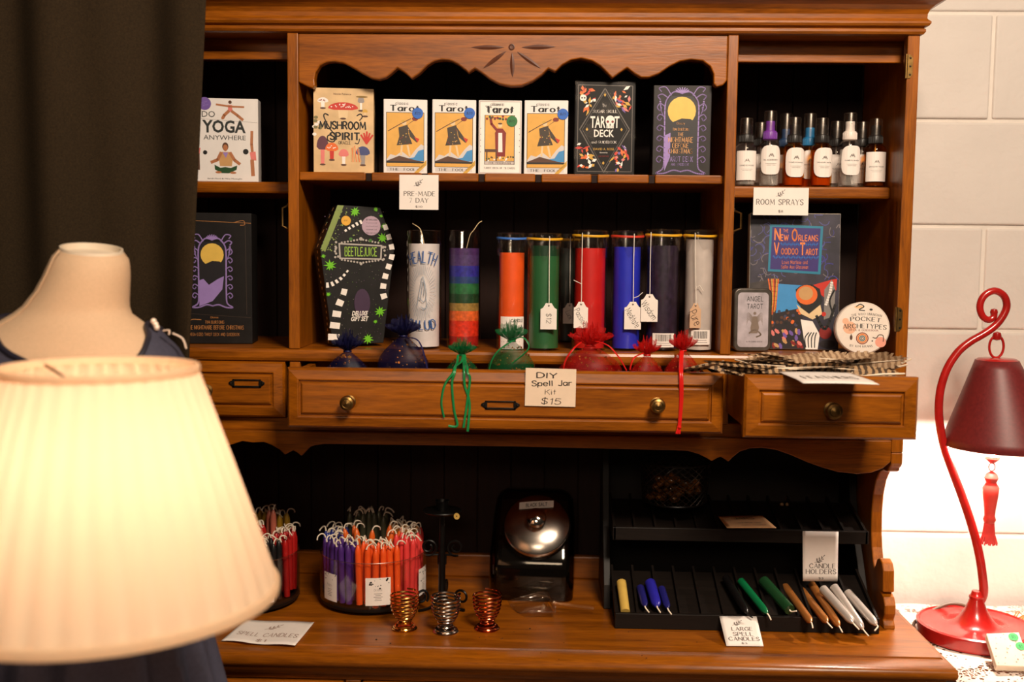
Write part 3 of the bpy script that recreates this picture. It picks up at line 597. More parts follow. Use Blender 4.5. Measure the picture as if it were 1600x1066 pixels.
bk = I('black'); C.text('MUSHROOM', *U(908, 693), .78, .105, bk, 'deco', thick=2.7, thin=1.7); C.text('SPIRIT', *U(918, 752), .50, .10, bk, 'deco', thick=2.7, thin=1.7)
C.line(YP([(830, 640), (812, 632), (806, 650), (838, 712), (868, 752), (858, 782), (828, 776), (826, 752), (846, 744)]), .02, bk, curve=True, txt=True)
C.line(YP([(985, 640), (1005, 630), (1015, 645), (1000, 665)]), .018, bk, curve=True, txt=True); C.line(YP([(1000, 765), (992, 790), (975, 788)]), .015, bk, curve=True, txt=True)
C.text('ORACLE', *U(917, 787), .2, .04, bk, 'deco'); C.done(r)
# four small tarot decks
def tarot(px0, px1, pt, kind, st, label):
    r, W, H, C = box_thing('tarot_deck', label, 'card deck', px0, px1, pt, ZM, .03, .028, mat('white_carton', (232, 226, 222), .4), group='small tarot decks on the middle shelf', rotz=(848-(px0+px1)/2)/940/1.77*.85+random.uniform(-.01, .01))
    C.text('classic', .42, .945, .30, .042, bk, 'mono'); C.text('Tarot', .48, .88, .66, .085, bk, 'serif', thick=2.5, thin=1.1)
    if kind == 'fool':
        C.rect(.06, .09, .93, .825, bk); C.rect(.072, .096, .918, .818, ink('ochre', (222, 166, 74)))
        C.poly([(.072, .19), (.16, .26), (.28, .24), (.42, .30), (.6, .22), (.74, .33), (.86, .40), (.918, .38), (.918, .17), (.072, .17)], I('ltgrey')); C.poly([(.5, .2), (.7, .22), (.8, .31), (.918, .33), (.918, .17), (.5, .17)], I('sky'))
        C.poly([(.072, .17), (.2, .2), (.36, .24), (.55, .21), (.75, .18), (.918, .16), (.918, .14), (.072, .14)], I('brown')); C.rect(.072, .14, .918, .165, I('black'))
        # plain generic traveller in a patterned tunic
        C.poly([(.34, .62), (.55, .66), (.58, .52), (.66, .40), (.3, .38), (.36, .5)], ink('tunic', (60, 48, 36))); C.poly([(.55, .64), (.72, .50), (.80, .46), (.76, .42), (.6, .50)], ink('tunic', (60, 48, 36))); C.poly([(.70, .50), (.82, .47), (.78, .42)], I('red'))
        for k in range(12): C.ell(random.uniform(.36, .6), random.uniform(.4, .6), .014, [I('gold'), I('dkred'), I('tan')][k % 3], n=5)
        C.ell(.47, .685, .055, I('cream')); C.ell(.45, .705, .05, I('gold'), ry=.015); C.line([(.42, .38), (.40, .25)], .045, I('cream')); C.line([(.55, .38), (.6, .24)], .045, I('cream')); C.line([(.1, .57), (.36, .66), (.62, .74)], .018, br); C.ell(.72, .74, .07, I('dkred'), ry=.028)
        for k in range(6): C.line([(.86, .80), (.80-.05*k, .80-.02*k-.04)], .006, br)
        C.rect(.072, .03, .918, .085, I('ltgrey')); C.text('THE  FOOL', .44, .056, .6, .036, bk, 'serif')
        C.poly([(.70, .01), (.80, .01), (.985, .12), (.985, .19)], I('gold')); C.text('78 CARDS', .85, .085, .22, .018, br, rot=.65)
    else:
        C.rect(.02, .012, .98, .988, ink('rosegrey', (196, 184, 178))); C.rect(.04, .025, .96, .975, wht); C.text('classic', .45, .945, .28, .04, bk, 'mono'); C.text('Tarot', .48, .865, .62, .085, bk, 'serif', thick=2.5, thin=1.1)
        for sx in (.05, .95):
            for k in range(5): C.ell(sx, .3+k*.08, .012, I('grey'), n=6)
        C.rect(.14, .13, .84, .80, bk); C.rect(.155, .18, .825, .795, ink('ochre', (222, 166, 74)))
        for k in range(14): C.ell(random.uniform(.18, .8), random.uniform(.74, .785), .03, I('dkgreen') if k % 2 else I('dkred'), n=7)
        C.poly([(.40, .24), (.62, .24), (.64, .56), (.56, .62), (.44, .62), (.38, .56)], I('dkred')); C.poly([(.46, .3), (.56, .3), (.55, .56), (.46, .56)], wht); C.line([(.42, .6), (.30, .68), (.28, .74)], .06, I('dkred')); C.ell(.5, .66, .05, I('cream')); C.ell(.5, .685, .05, br, ry=.012)
        C.rect(.155, .30, .44, .34, br); C.rect(.18, .18, .21, .30, br); C.rect(.40, .18, .43, .30, br)
        for k in range(26): C.ell(random.uniform(.17, .81), random.uniform(.18, .24), .022, [I('dkgreen'), wht, I('gold'), br][k % 4], n=6)
        C.rect(.155, .135, .825, .175, ink('rosegrey', (196, 184, 178))); C.text('THE MAGICIAN', .49, .155, .52, .026, bk, 'serif'); C.text('TAROT DECK OF 78 CARDS', .49, .085, .72, .026, bk, 'serif')
    C.done(r)
    S_ = Canvas(W, H, lambda x, z, k: (x-W/2, -k-.0012, z)); S_.ell(*st[:2], .125, I(st[2], rough=.35)); S_.text('$25', st[0], st[1], .14, .038, bk, 'hand', shear=.3); S_.done(r, 'price_sticker', 'sticker_lettering')
tarot(599.5, 667, 155.5, 'fool', (.78, .815, 'blue'), 'small white and ochre tarot deck with blue price dot, next to the parchment toadstool deck')
tarot(675, 743, 156, 'fool', (.85, .82, 'blue'), 'small white and ochre tarot deck with blue price dot, between two other small tarot decks')
tarot(747, 814, 157, 'mag', (.775, .72, 'green'), 'small tarot deck with a red robed figure and green price dot')
tarot(818, 886, 157, 'fool', (.88, .815, 'blue'), 'small white and ochre tarot deck with blue price dot, beside the black skull deck')
# black deck with a diamond and a skull
r, W, H, C = box_thing('skull_card_deck', 'black shrink-wrapped card deck with white skull lettering and bright corner figures', 'card deck', 896.5, 990.5, 128, ZM, .022, .05, mat('black_carton', (24, 21, 20), .5, spec=.25))
U = lambda x, y: ((x-757)/(1058-757), (862-y)/(862-408))
gr = ink('soft', (96, 88, 82))
C.line(YP([(772, 424), (1042, 428), (1042, 846), (772, 846)]), .012, gr, closed=True)
C.line(YP([(905, 440), (1030, 640), (905, 850), (782, 640)]), .018, gr, closed=True); C.line(YP([(905, 455), (1018, 640), (905, 832), (795, 640)]), .006, gr, closed=True)
for (cx_, cy_, sx, sy) in ((815, 500, 1, 1), (990, 500, -1, 1), (818, 770, 1, -1), (985, 785, -1, -1)):
    cols = [I('orange'), I('red'), wht, I('gold'), I('purple'), I('pink')]
    for k in range(26):
        t = random.random(); x, y = cx_+random.uniform(-42, 42), cy_+random.uniform(-62, 62)
        if abs(x-905)/128+abs(y-640)/205 < 1.02 or not 775 < x < 1038 or not 430 < y < 842: continue
        a = random.uniform(0, PI); L = random.uniform(8, 22); q = random.uniform(4, 9)
        C.poly(YP([(x+L*math.cos(a), y+L*math.sin(a)), (x-q*math.sin(a), y+q*math.cos(a)), (x-L*math.cos(a), y-L*math.sin(a)), (x+q*math.sin(a), y-q*math.cos(a))]), cols[(k+int(cx_)) % (4 if sx > 0 else 6)])
C.ell(*U(797, 487), .055, wht); C.ell(*U(791, 487), .014, bk, n=8); C.ell(*U(804, 487), .014, bk, n=8)
for cx_, cy_ in ((905, 472), (902, 804), (818, 640), (990, 640)): C.ell(*U(cx_, cy_), .02, I('gold'), ry=.02, n=4)
C.text('The', *U(903, 523), .07, .035, wht, 'hand'); C.text('SUGAR SKULL', *U(906, 552), .40, .035, wht, 'deco'); C.text('TAR', *U(872, 604), .25, .125, wht, bold=.02); C.text('T', *U(966, 604), .085, .125, wht, bold=.02)
C.ell(*U(933, 598), .078, wht, ry=.058); C.rect(*U(915, 634), *U(951, 612), wht)
for q in (921, 945): C.ell(*U(q, 602), .021, I('dkred')); 
C.ell(*U(933, 617), .009, bk, ry=.012)
for q in (921, 929, 937, 945): C.line(YP([(q, 633), (q, 622)]), .005, bk)
C.text('DECK', *U(903, 659), .33, .08, wht, bold=.02); C.text('and GUIDEBOOK', *U(903, 702), .42, .032, wht, 'deco'); C.text('DAVID A. ROSS', *U(903, 736), .34, .024, I('gold')); C.text('Illustrated by', *U(903, 754), .13, .018, wht); C.text('JOSE SANCHEZ', *U(903, 772), .17, .02, I('dkred')); C.done(r)
WRAP = sheer('shrink_wrap', (255, 240, 225), 0, gloss=.004, rough=.12, fres=True)
m_ = MB(); m_.grid(lambda u, v: (-W/2-.001+u*(W+.002), -.0022-.0012*math.sin(u*9+v*5)*math.sin(v*14), H*v*1.0+.001), 12, 16); m_.build('shrink_film', WRAP, r)
# dark deck with purple scroll frame and yellow moon
def moon_art(C, U, x0, x1, y0, y1, lp, hill=True):
    # purple scrollwork frame drawn within x0..x1, y0..y1 of the measured frame; a plain moon over a plain hill
    w_, h_ = x1-x0, y1-y0; G_ = lambda a, b: U(x0+a*w_, y0+b*h_)
    C.poly([G_(a, b) for a, b in ((.18, .98), (.2, .2), (.3, .1), (.7, .1), (.8, .2), (.82, .98))], ink('night', (30, 27, 32)))
    C.ell(*G_(.5, .27), .0+abs(G_(.76, 0)[0]-G_(.5, 0)[0]), ink('moon', (226, 186, 84)))
    hl = [G_(a, b) for a, b in ((.22, .98), (.22, .47), (.33, .40), (.5, .355), (.66, .36), (.78, .41), (.78, .98))]; C.poly(hl, ink('night', (30, 27, 32)))
    C.poly([G_(a, b) for a, b in ((.2, .97), (.2, .62), (.3, .60), (.42, .68), (.52, .64), (.62, .60), (.76, .56), (.72, .74), (.5, .9))] if hill else [G_(a, b) for a, b in ((.2, .96), (.2, .55), (.3, .52), (.3, .80))], lp)
    for sx in (0, 1):
        X = lambda a: a if not sx else 1-a
        C.line([G_(X(a), b) for a, b in ((.50, .07), (.36, .05), (.24, .12), (.19, .22), (.19, .5), (.19, .8), (.17, .93), (.05, .985), (.2, .985), (.36, .95), (.5, .965))], .022, lp, curve=True)
        for yy, q in ((.22, 1.2), (.34, 1.), (.46, .9), (.58, .8), (.70, .9), (.82, 1.)):
            C.line([G_(X(.19), yy), G_(X(.1), yy-.03*q), G_(X(.05), yy+.01), G_(X(.1), yy+.04*q), G_(X(.13), yy+.012)], .016, lp, curve=True)
        C.line([G_(X(.24), .12), G_(X(.14), .08), G_(X(.06), .1), G_(X(.1), .14)], .02, lp, curve=True); C.line([G_(X(.3), .09), G_(X(.2), .0), G_(X(.08), .01), G_(X(.12), .05)], .016, lp, curve=True)
        C.line([G_(X(.10), .16), G_(X(.12), .26), G_(X(.17), .34)], .03, lp, curve=True, taper=True)
    for k in range(9): a = PI*k/8; C.line([G_(.5, .06), G_(.5+.13*math.cos(a), .05-.05*math.sin(a))], .016, lp)
r, W, H, C = box_thing('moon_card_deck', 'dark grey card deck with purple scroll frame and yellow moon at the shelf end', 'card deck', 1018, 1108.5, 133.5, ZM, .02, .05, mat('charcoal_carton', (44, 40, 40), .5, spec=.3, var=.2, scale=80))
U = lambda x, y: ((x-1148)/(1434-1148), (862-y)/(862-428))
lp = I('lilac', rough=.4); moon_art(C, U, 1155, 1422, 438, 858, lp, hill=False)
og = ink('pumpkin', (220, 158, 96))
for t, y, w_, h_, m_, f_ in (('Disney', 612, .14, .035, og, 'hand'), ('TIM BURTON\'S', 640, .28, .035, og, 'deco'), ('THE', 664, .1, .04, og, 'deco'), ('NIGHTMARE', 690, .42, .065, og, 'deco'), ('BEFORE', 718, .28, .055, og, 'deco'), ('CHRISTMAS', 745, .42, .06, og, 'deco'), ('TAROT DECK', 783, .44, .065, lp, 'mono'), ('AND GUIDEBOOK', 809, .30, .03, lp, 'mono')): C.text(t.replace("'", ''), *U(1285, y), w_, h_, m_, f_)
C.done(r)
# large dark box in the lower left cell
r, W, H, C = box_thing('moon_gift_box', 'large black box with purple scroll frame and moon in the lower left cell', 'box', 292, 389, 333, ZB, .07, .07, mat('black_gloss_carton', (24, 21, 20), .5, spec=.25, var=.2, scale=60), rotz=.13, W=.112)
U = lambda x, y: ((x-45)/(388-45), (862-y)/(862-150))
moon_art(C, U, 68, 298, 268, 668, lp, hill=True)
cp = ink('copperfoil', (186, 124, 66)); C.line(YP([(60, 192), (385, 204)]), .006, cp); C.line(YP([(300, 200), (345, 190), (352, 212), (330, 215)]), .008, cp, curve=True); C.line(YP([(355, 200), (360, 700)]), .004, ink('dimfoil', (74, 58, 46)))
C.line(YP([(50, 722), (66, 712), (62, 735), (80, 728), (122, 730)]), .01, cp, curve=True)
for t, x, y, w_, h_ in (('Disney', 192, 718, .12, .02), ('TIM BURTONS', 192, 743, .29, .025), ('THE NIGHTMARE BEFORE CHRISTMAS', 196, 772, .86, .034), ('MEGA-SIZED TAROT DECK AND GUIDEBOOK', 190, 810, .76, .026)): C.text(t, *U(x, y), w_, h_, cp, 'deco' if y != 810 else 'mono')
C.line(YP([(50, 696), (380, 718)]), .004, ink('dimfoil', (74, 58, 46))); C.done(r)
# coffin shaped box
FR = [(531.5, 320.5), (597, 323), (619, 386), (601, 541.5), (523, 543.5), (505, 390)]
root = T('coffin_gift_box', 'black coffin shaped gift box with lime splashes and white striped bands', 'box', (P(560, 543, .055).x, .055, ZB+.0012), (-.02, 0, .42))
sc = .001/.93
cz = [((x-562)*sc*1.06, (545.5-y)*sc*.99) for x, y in FR]
COF = mat('coffin_carton', (25, 23, 22), .5, spec=.3, var=.3, scale=50)
m_ = MB(); m_.prism(cz[::-1], 0, .05); m_.build('box', COF, root, bevel=.001)
W, H = .1, .24; C = Canvas(W, H, lambda x, z, k: (x, -k, z))
def V(x, y): px, py = 280+x/3.439, 290+y/3.439; return ((px-562)*sc*1.06/W, (545.5-py)*sc*.99/H)
def VP_(pts): return [V(*p) for p in pts]
for k in range(150):
    t = random.random(); x, y = 865-90*t+random.gauss(0, 1)**2*26, 110+240*t; C.ell(*V(min(x, 985), y+6), random.uniform(.006, .016), ink('sprayg', (128, 146, 74)), n=6)
C.poly(VP_([(865, 107), (898, 108), (800, 362), (778, 345)]), ink('sprayg', (128, 146, 74)))
lm = I('lime', rough=.35)
for k in range(170):
    x, y = random.uniform(800, 1130), random.uniform(120, 850); C.ell(*V(x if y < 600 else 830+(x-800)*.8, y), random.uniform(.004, .009), [ink('specklight', (120, 112, 108)), ink('speckgreen', (84, 110, 50)), ink('speckplum', (92, 66, 96))][k % 3], n=5)
def splash(x, y, r_, n=9):
    pts = [(x+r_*(1 if k % 2 else .45)*random.uniform(.7, 1.1)*math.cos(2*PI*k/(2*n)), y+r_*(1 if k % 2 else .45)*random.uniform(.7, 1.1)*math.sin(2*PI*k/(2*n))) for k in range(2*n)]; C.poly(VP_(pts), lm)
for q in ((955, 140, 34), (1065, 125, 16), (825, 435, 36), (1100, 280, 34), (1085, 690, 34), (1020, 840, 34), (815, 592, 16), (790, 385, 14), (1060, 745, 14), (1093, 160, 12), (1107, 215, 20)): splash(*q)
def stripes(pts, w0, w1, n, m=wht):
    q = smooth_pts(pts, False, 12); Ls = [0]
    for a, b in zip(q, q[1:]): Ls.append(Ls[-1]+math.hypot(b[0]-a[0], b[1]-a[1]))
    def at(t):
        d = t*Ls[-1]; i = max(k for k in range(len(q)-1) if Ls[k] <= d+1e-6); f = (d-Ls[i])/max(1e-6, Ls[i+1]-Ls[i]); a, b = q[i], q[i+1]; L = math.hypot(b[0]-a[0], b[1]-a[1]); return (a[0]+(b[0]-a[0])*f, a[1]+(b[1]-a[1])*f, -(b[1]-a[1])/L, (b[0]-a[0])/L)
    for k in range(n):
        a, b = at((k+.05)/n), at((k+.58)/n); wa = (w0+(w1-w0)*k/n)/2
        C.poly(VP_([(a[0]+a[2]*wa, a[1]+a[3]*wa), (b[0]+b[2]*wa, b[1]+b[3]*wa), (b[0]-b[2]*wa, b[1]-b[3]*wa), (a[0]-a[2]*wa, a[1]-a[3]*wa)]), m)
stripes([(900, 248), (950, 215), (1000, 188)], 12, 24, 5); stripes([(1110, 205), (1135, 280), (1152, 360), (1135, 430), (1112, 500), (1100, 580), (1118, 640)], 24, 34, 8)
stripes([(918, 460), (880, 505), (830, 538), (792, 542)], 10, 32, 6); stripes([(900, 560), (890, 600), (865, 660), (852, 730), (842, 800), (838, 870)], 30, 66, 5)
C.ell(*V(908, 190), .083, I('yellow')); C.text('$35', *V(906, 190), .06, .012, br, 'hand'); C.ell(*V(1040, 215), .165, ink('mauve', (176, 150, 166)))
for k, (t, w_) in enumerate((('SET INCLUDES', .20), ('A quote journal', .19), ('pencil pouch and', .2), ('bookmark, and', .18), ('folk stick tarot', .19), ('bag', .09))): C.text(t, *V(1042, 182+k*18), w_, .0105, bk, bold=.02 if k == 0 else 0)
sv = ink('silverprint', (176, 168, 160))
C.poly(VP_([(868, 312), (1098, 320), (1094, 402), (872, 400)]), sv); C.poly(VP_([(876, 320), (1090, 328), (1086, 394), (880, 392)]), bk)
for x, y in ((858, 330), (858, 380), (1106, 335), (1106, 390)):
    for k in range(4): C.ell(*V(x+random.uniform(-8, 8), y+random.uniform(-22, 22)), .02, sv, n=10)
for x in range(885, 1085, 16):
    d = 1-abs(x-985)/110; C.ell(*V(x, 312-22*max(0, d)), .018, sv, n=8); C.ell(*V(x, 402+18*max(0, d)), .018, sv, n=8)
C.ell(*V(985, 288), .03, sv); C.ell(*V(985, 425), .024, sv); C.ell(*V(932, 290), .03, ink('dkleaf', (60, 110, 40)), ry=.012); C.ell(*V(1035, 296), .03, ink('dkleaf', (60, 110, 40)), ry=.012)
C.text('BEETLEJUICE', *V(984, 358), .56, .07, ink('acid', (150, 190, 70)), 'deco', thick=2., thin=1.3)
C.ell(*V(990, 640), .14, ink('plumglow', (62, 40, 66)), ry=.1); C.text('DELUXE', *V(978, 698), .27, .034, wht, bold=.03, shear=.2); C.text('GIFT SET', *V(976, 728), .30, .034, wht, bold=.03, shear=.2)
C.done(root)
# edge side print of the coffin: small tan dashes down the left side faces
sm = MB(); i5, i4 = cz[5], cz[4]; tn = I('tan')
for (p, q, n) in ((cz[5], cz[4], 16), (cz[0], cz[5], 6)):
    ln = Vector((q[0]-p[0], 0, q[1]-p[1])); nn = Vector((ln.z, 0, -ln.x)).normalized(); nn = nn if nn.x < 0 else -nn
    for k in range(n):
        t = (k+.3)/n; c0 = Vector((p[0], 0, p[1]))+ln*t+nn*.0003; d = ln*(.45/n); yy = .018+.008*math.sin(k*.5); sm.add([c0+Vector((0, yy, 0)), c0+d+Vector((0, yy+.001, 0)), c0+d+Vector((0, yy+.008, 0)), c0+Vector((0, yy+.007, 0))], [(0, 1, 2, 3)])
sm.build('side_print', tn, root)
# voodoo paperback
r, W, H, C = box_thing('paperback_book', 'paperback with orange lettering on a blue panel, leaning in the lower right cell', 'book', 1176, 1318.5, 334, ZB, .095, .022, mat('book_pages', (214, 200, 176), .7), rotz=-.015, tilt=-.06)
U = lambda x, y: ((x-192)/(683-192), (882-y)/(882-152))
flatbox(C, ink('smoke', (46, 42, 56), var=.7, scale=26))
for k in range(80):
    x, y = random.uniform(205, 670), random.uniform(165, 520); c_ = [ink('dusk2', (92, 92, 150)), ink('dusk3', (130, 120, 124)), ink('dusk4', (70, 68, 150))][k % 3]
    a = random.uniform(0, 6.3); C.line([U(min(675, max(198, x+18*j*math.cos(a+j*.5))), max(160, y+18*j*math.sin(a+j*.5))) for j in range(4)], random.uniform(.004, .012), c_, curve=True)
C.poly(YP([(300, 212), (588, 220), (578, 478), (292, 464)]), ink('turq', (30, 120, 150))); C.poly(YP([(312, 226), (574, 232), (564, 464), (304, 452)]), ink('indigo', (52, 36, 110)))
oj = ink('orangelet', (236, 130, 60))
C.text('N', *U(341, 266), .07, .095, oj, 'mono', thick=2., thin=1.8); C.text('EW', *U(380, 283), .09, .05, oj, 'mono', thick=2., thin=1.8); C.text('O', *U(434, 268), .065, .095, oj, 'mono', thick=2.2, thin=1.8); C.text('RLEANS', *U(508, 284), .22, .05, oj, 'mono', thick=2., thin=1.8); C.text('THE', *U(385, 246), .055, .025, oj, 'mono')
C.text('V', *U(337, 342), .06, .095, oj, 'mono', thick=2., thin=1.8); C.text('OODOO', *U(408, 356), .19, .05, oj, 'mono', thick=2., thin=1.8); C.text('T', *U(478, 342), .055, .095, oj, 'mono', thick=2., thin=1.8); C.text('AROT', *U(528, 358), .135, .05, oj, 'mono', thick=2., thin=1.8)
for y, x0, x1 in ((318, 360, 560), (388, 320, 565)): C.line(YP([(x0+(x1-x0)*k/18, y+(7 if k % 2 else -7)) for k in range(19)]), .016, ink('wave', (40, 90, 170)))
C.text('Louis Martinie and', *U(437, 414), .28, .028, oj, 'mono'); C.text('Sallie Ann Glassman', *U(437, 439), .30, .028, oj, 'mono')
# lower picture: plain abstract colour areas
C.poly(YP([(195, 528), (350, 500), (345, 600), (330, 720), (294, 880), (195, 880)]), ink('smoke2', (60, 52, 50), var=.5)); 
for k in range(7): C.line(YP([(300+k*6, 720-k*8), (312+k*5, 620), (296+k*9, 505)]), .014, [I('orange'), I('dkred'), I('gold')][k % 3], curve=True)
C.poly(YP([(350, 530), (520, 540), (470, 660), (340, 690)]), I('sky')); C.poly(YP([(520, 540), (640, 505), (668, 500), (665, 560), (600, 600)]), I('red'))
C.poly(YP([(330, 690), (470, 660), (500, 760), (500, 880), (294, 880)]), ink('crowd', (34, 26, 30)))
for k in range(26): C.ell(*U(random.uniform(312, 478), random.uniform(672, 760)), .018, [I('brown'), I('black'), I('slate'), I('orange')][k % 4], n=8)
for k in range(22): x, y = random.uniform(305, 485), random.uniform(760, 865); C.ell(*U(x, y), .02, [I('purple'), I('dkred'), I('tan'), I('pink')][k % 4], ry=.025, n=6, rot=random.random())
C.poly(YP([(445, 560), (470, 540), (530, 530), (575, 555), (592, 620), (560, 685), (500, 680), (455, 630)]), bk); C.ell(*U(505, 588), .12, I('orange'), ry=.072); C.ell(*U(500, 580), .08, I('tan'), ry=.05)
C.poly(YP([(450, 640), (520, 690), (580, 640), (592, 690), (540, 720), (475, 690)]), I('cream')); C.poly(YP([(475, 720), (540, 730), (580, 800), (570, 880), (505, 880)]), wht)
for k in range(4): C.line(YP([(505+k*16, 870), (500+k*18, 820), (520+k*14, 790)]), .012, bk, curve=True)
C.poly(YP([(600, 560), (640, 505), (660, 560), (655, 700), (600, 720)]), ink('greyfig', (130, 124, 120))); C.line(YP([(610, 640), (630, 580), (640, 520)]), .03, wht, curve=True); C.line(YP([(655, 560), (630, 620), (650, 690)]), .02, bk, curve=True)
C.ell(*U(610, 790), .07, I('dkred')); C.ell(*U(622, 850), .09, ink('crowd', (34, 26, 30)), ry=.03); C.line(YP([(560, 700), (610, 770), (660, 640)]), .03, bk, curve=True); C.ell(*U(600, 690), .025, I('red')); C.done(r)
# hinged tin
def tin_pts(W, H, rd, n=5):
    o = []
    for cx_, cz_, a0 in ((W/2-rd, rd, -PI/2), (W/2-rd, H-rd, 0), (-W/2+rd, H-rd, PI/2), (-W/2+rd, rd, PI)):
        o += [(cx_+rd*math.cos(a0+PI/2*k/n), cz_+rd*math.sin(a0+PI/2*k/n)) for k in range(n+1)]
    return o
Yt = .055; a, c, d = P(1145, 548, Yt), P(1205, 548, Yt), P(1175, 452, Yt); W, H = c.x-a.x, d.z-ZB
r = T('card_tin', 'pewter grey hinged card tin in front of the paperback', 'tin', ((a.x+c.x)/2, Yt, ZB+.0012), (-.03, 0, .12))
TIN = mat('pewter_tin', (120, 112, 104), .35, .85, .2, 70)
m_ = MB(); m_.prism(tin_pts(W, H, .011), .004, .024, smooth=True); m_.build('tin_body', TIN, r, bevel=.001)
m_ = MB(); m_.prism([(x*1.02, (z-H/2)*1.012+H/2) for x, z in tin_pts(W, H, .011)], -.002, .010, smooth=True); m_.build('lid', TIN, r, bevel=.0022)
C = Canvas(W, H, lambda x, z, k: (x-W/2, -.0022-k, z)); U = lambda x, y: ((x-85)/(296-85), (897-y)/(897-558))
C.poly([(x/W*.82+.5, (z-H/2)/H*.87+.5) for x, z in tin_pts(W, H, .008)], ink('palecloud', (176, 166, 172), var=.25, scale=45))
C.text('ANGEL', *U(200, 614), .44, .085, DKG, 'mono', thick=1.5); C.text('TAROT', *U(200, 654), .42, .085, DKG, 'mono', thick=1.5)
ag = ink('sepia', (128, 112, 100)); C.ell(*U(200, 692), .04, ag); C.poly(YP([(190, 708), (212, 708), (226, 770), (216, 800), (180, 800), (176, 770)]), ag)
for sg in (-1, 1):
    for k in range(5): C.line(YP([(200+sg*12, 715+k*8), (200+sg*34, 690+k*9), (200+sg*46, 700+k*14)]), .022, ag, curve=True, taper=True)
C.line(YP([(170, 800), (200, 780), (236, 806), (210, 820)]), .04, ag, curve=True); C.text('A 78 CARD DECK', *U(200, 845), .44, .022, DKG); C.done(r)
# round tin
Yp = .012; a, c = P(1306.5, 515, Yp), P(1389.5, 515, Yp); R_ = (c.x-a.x)/2
r = T('round_card_tin', 'round cream card tin with a small target rosette standing on edge', 'tin', ((a.x+c.x)/2, Yp, ZB+.0019), (-.06, 0, -.16))
m_ = MB(); m_.lathe([(0, 0), (R_*.96, 0), (R_, .002), (R_, .026), (0, .026)], 48, M=Matrix.Translation((0, 0, R_)) @ Matrix.Rotation(-PI/2, 4, 'X')); m_.build('tin_body', mat('cream_tin', (222, 206, 192), .4, var=.03), r)
D = 2*R_; C = Canvas(D, D, lambda x, z, k: (x-R_, -.0003-k, z)); U = lambda x, y: ((x-636)/(926-636), (903-y)/(903-636))
C.ell(.5, .5, .475, ink('creamlid', (236, 220, 206)), n=40)
C.ell(*U(712, 768), .12, ink('blush', (236, 180, 146))); C.ell(*U(878, 838), .10, ink('blush2', (238, 160, 136))); C.ell(*U(760, 662), .09, ink('blush3', (232, 188, 140)), ry=.03); C.ell(*U(690, 735), .06, ink('blush', (236, 180, 146)))
C.text('THE WILD UNKNOWN', *U(800, 697), .56, .05, bk, 'serif', arc=.5); C.text('POCKET', *U(795, 722), .56, .085, bk, 'serif', thick=1.9, rot=-.02, arc=.25); C.text('ARCHETYPES', *U(792, 758), .80, .095, bk, 'serif', thick=2.0, arc=.2); C.text('DECK & GUIDEBOOK', *U(788, 779), .54, .04, I('dkred'), 'serif'); C.text('BY KIM KRANS', *U(776, 862), .42, .045, bk, 'serif', arc=-.3)
for q, m_ in ((.115, I('dkred')), (.097, I('cream')), (.085, I('orange')), (.066, I('cream')), (.055, I('teal')), (.036, I('cream')), (.026, I('navy')), (.012, wht)): C.ell(*U(781, 821), q, m_)
C.ell(*U(722, 818), .025, br, ry=.05); C.line(YP([(722, 800), (722, 812)]), .012, br); C.ell(*U(834, 833), .014, bk); C.line(YP([(836, 815), (855, 818), (868, 802), (890, 805), (892, 835)]), .016, br, curve=True); C.line(YP([(745, 660), (765, 648), (785, 660), (760, 676), (790, 680)]), .018, bk, curve=True); C.ell(*U(823, 674), .03, DKG, ry=.02)
C.done(r)
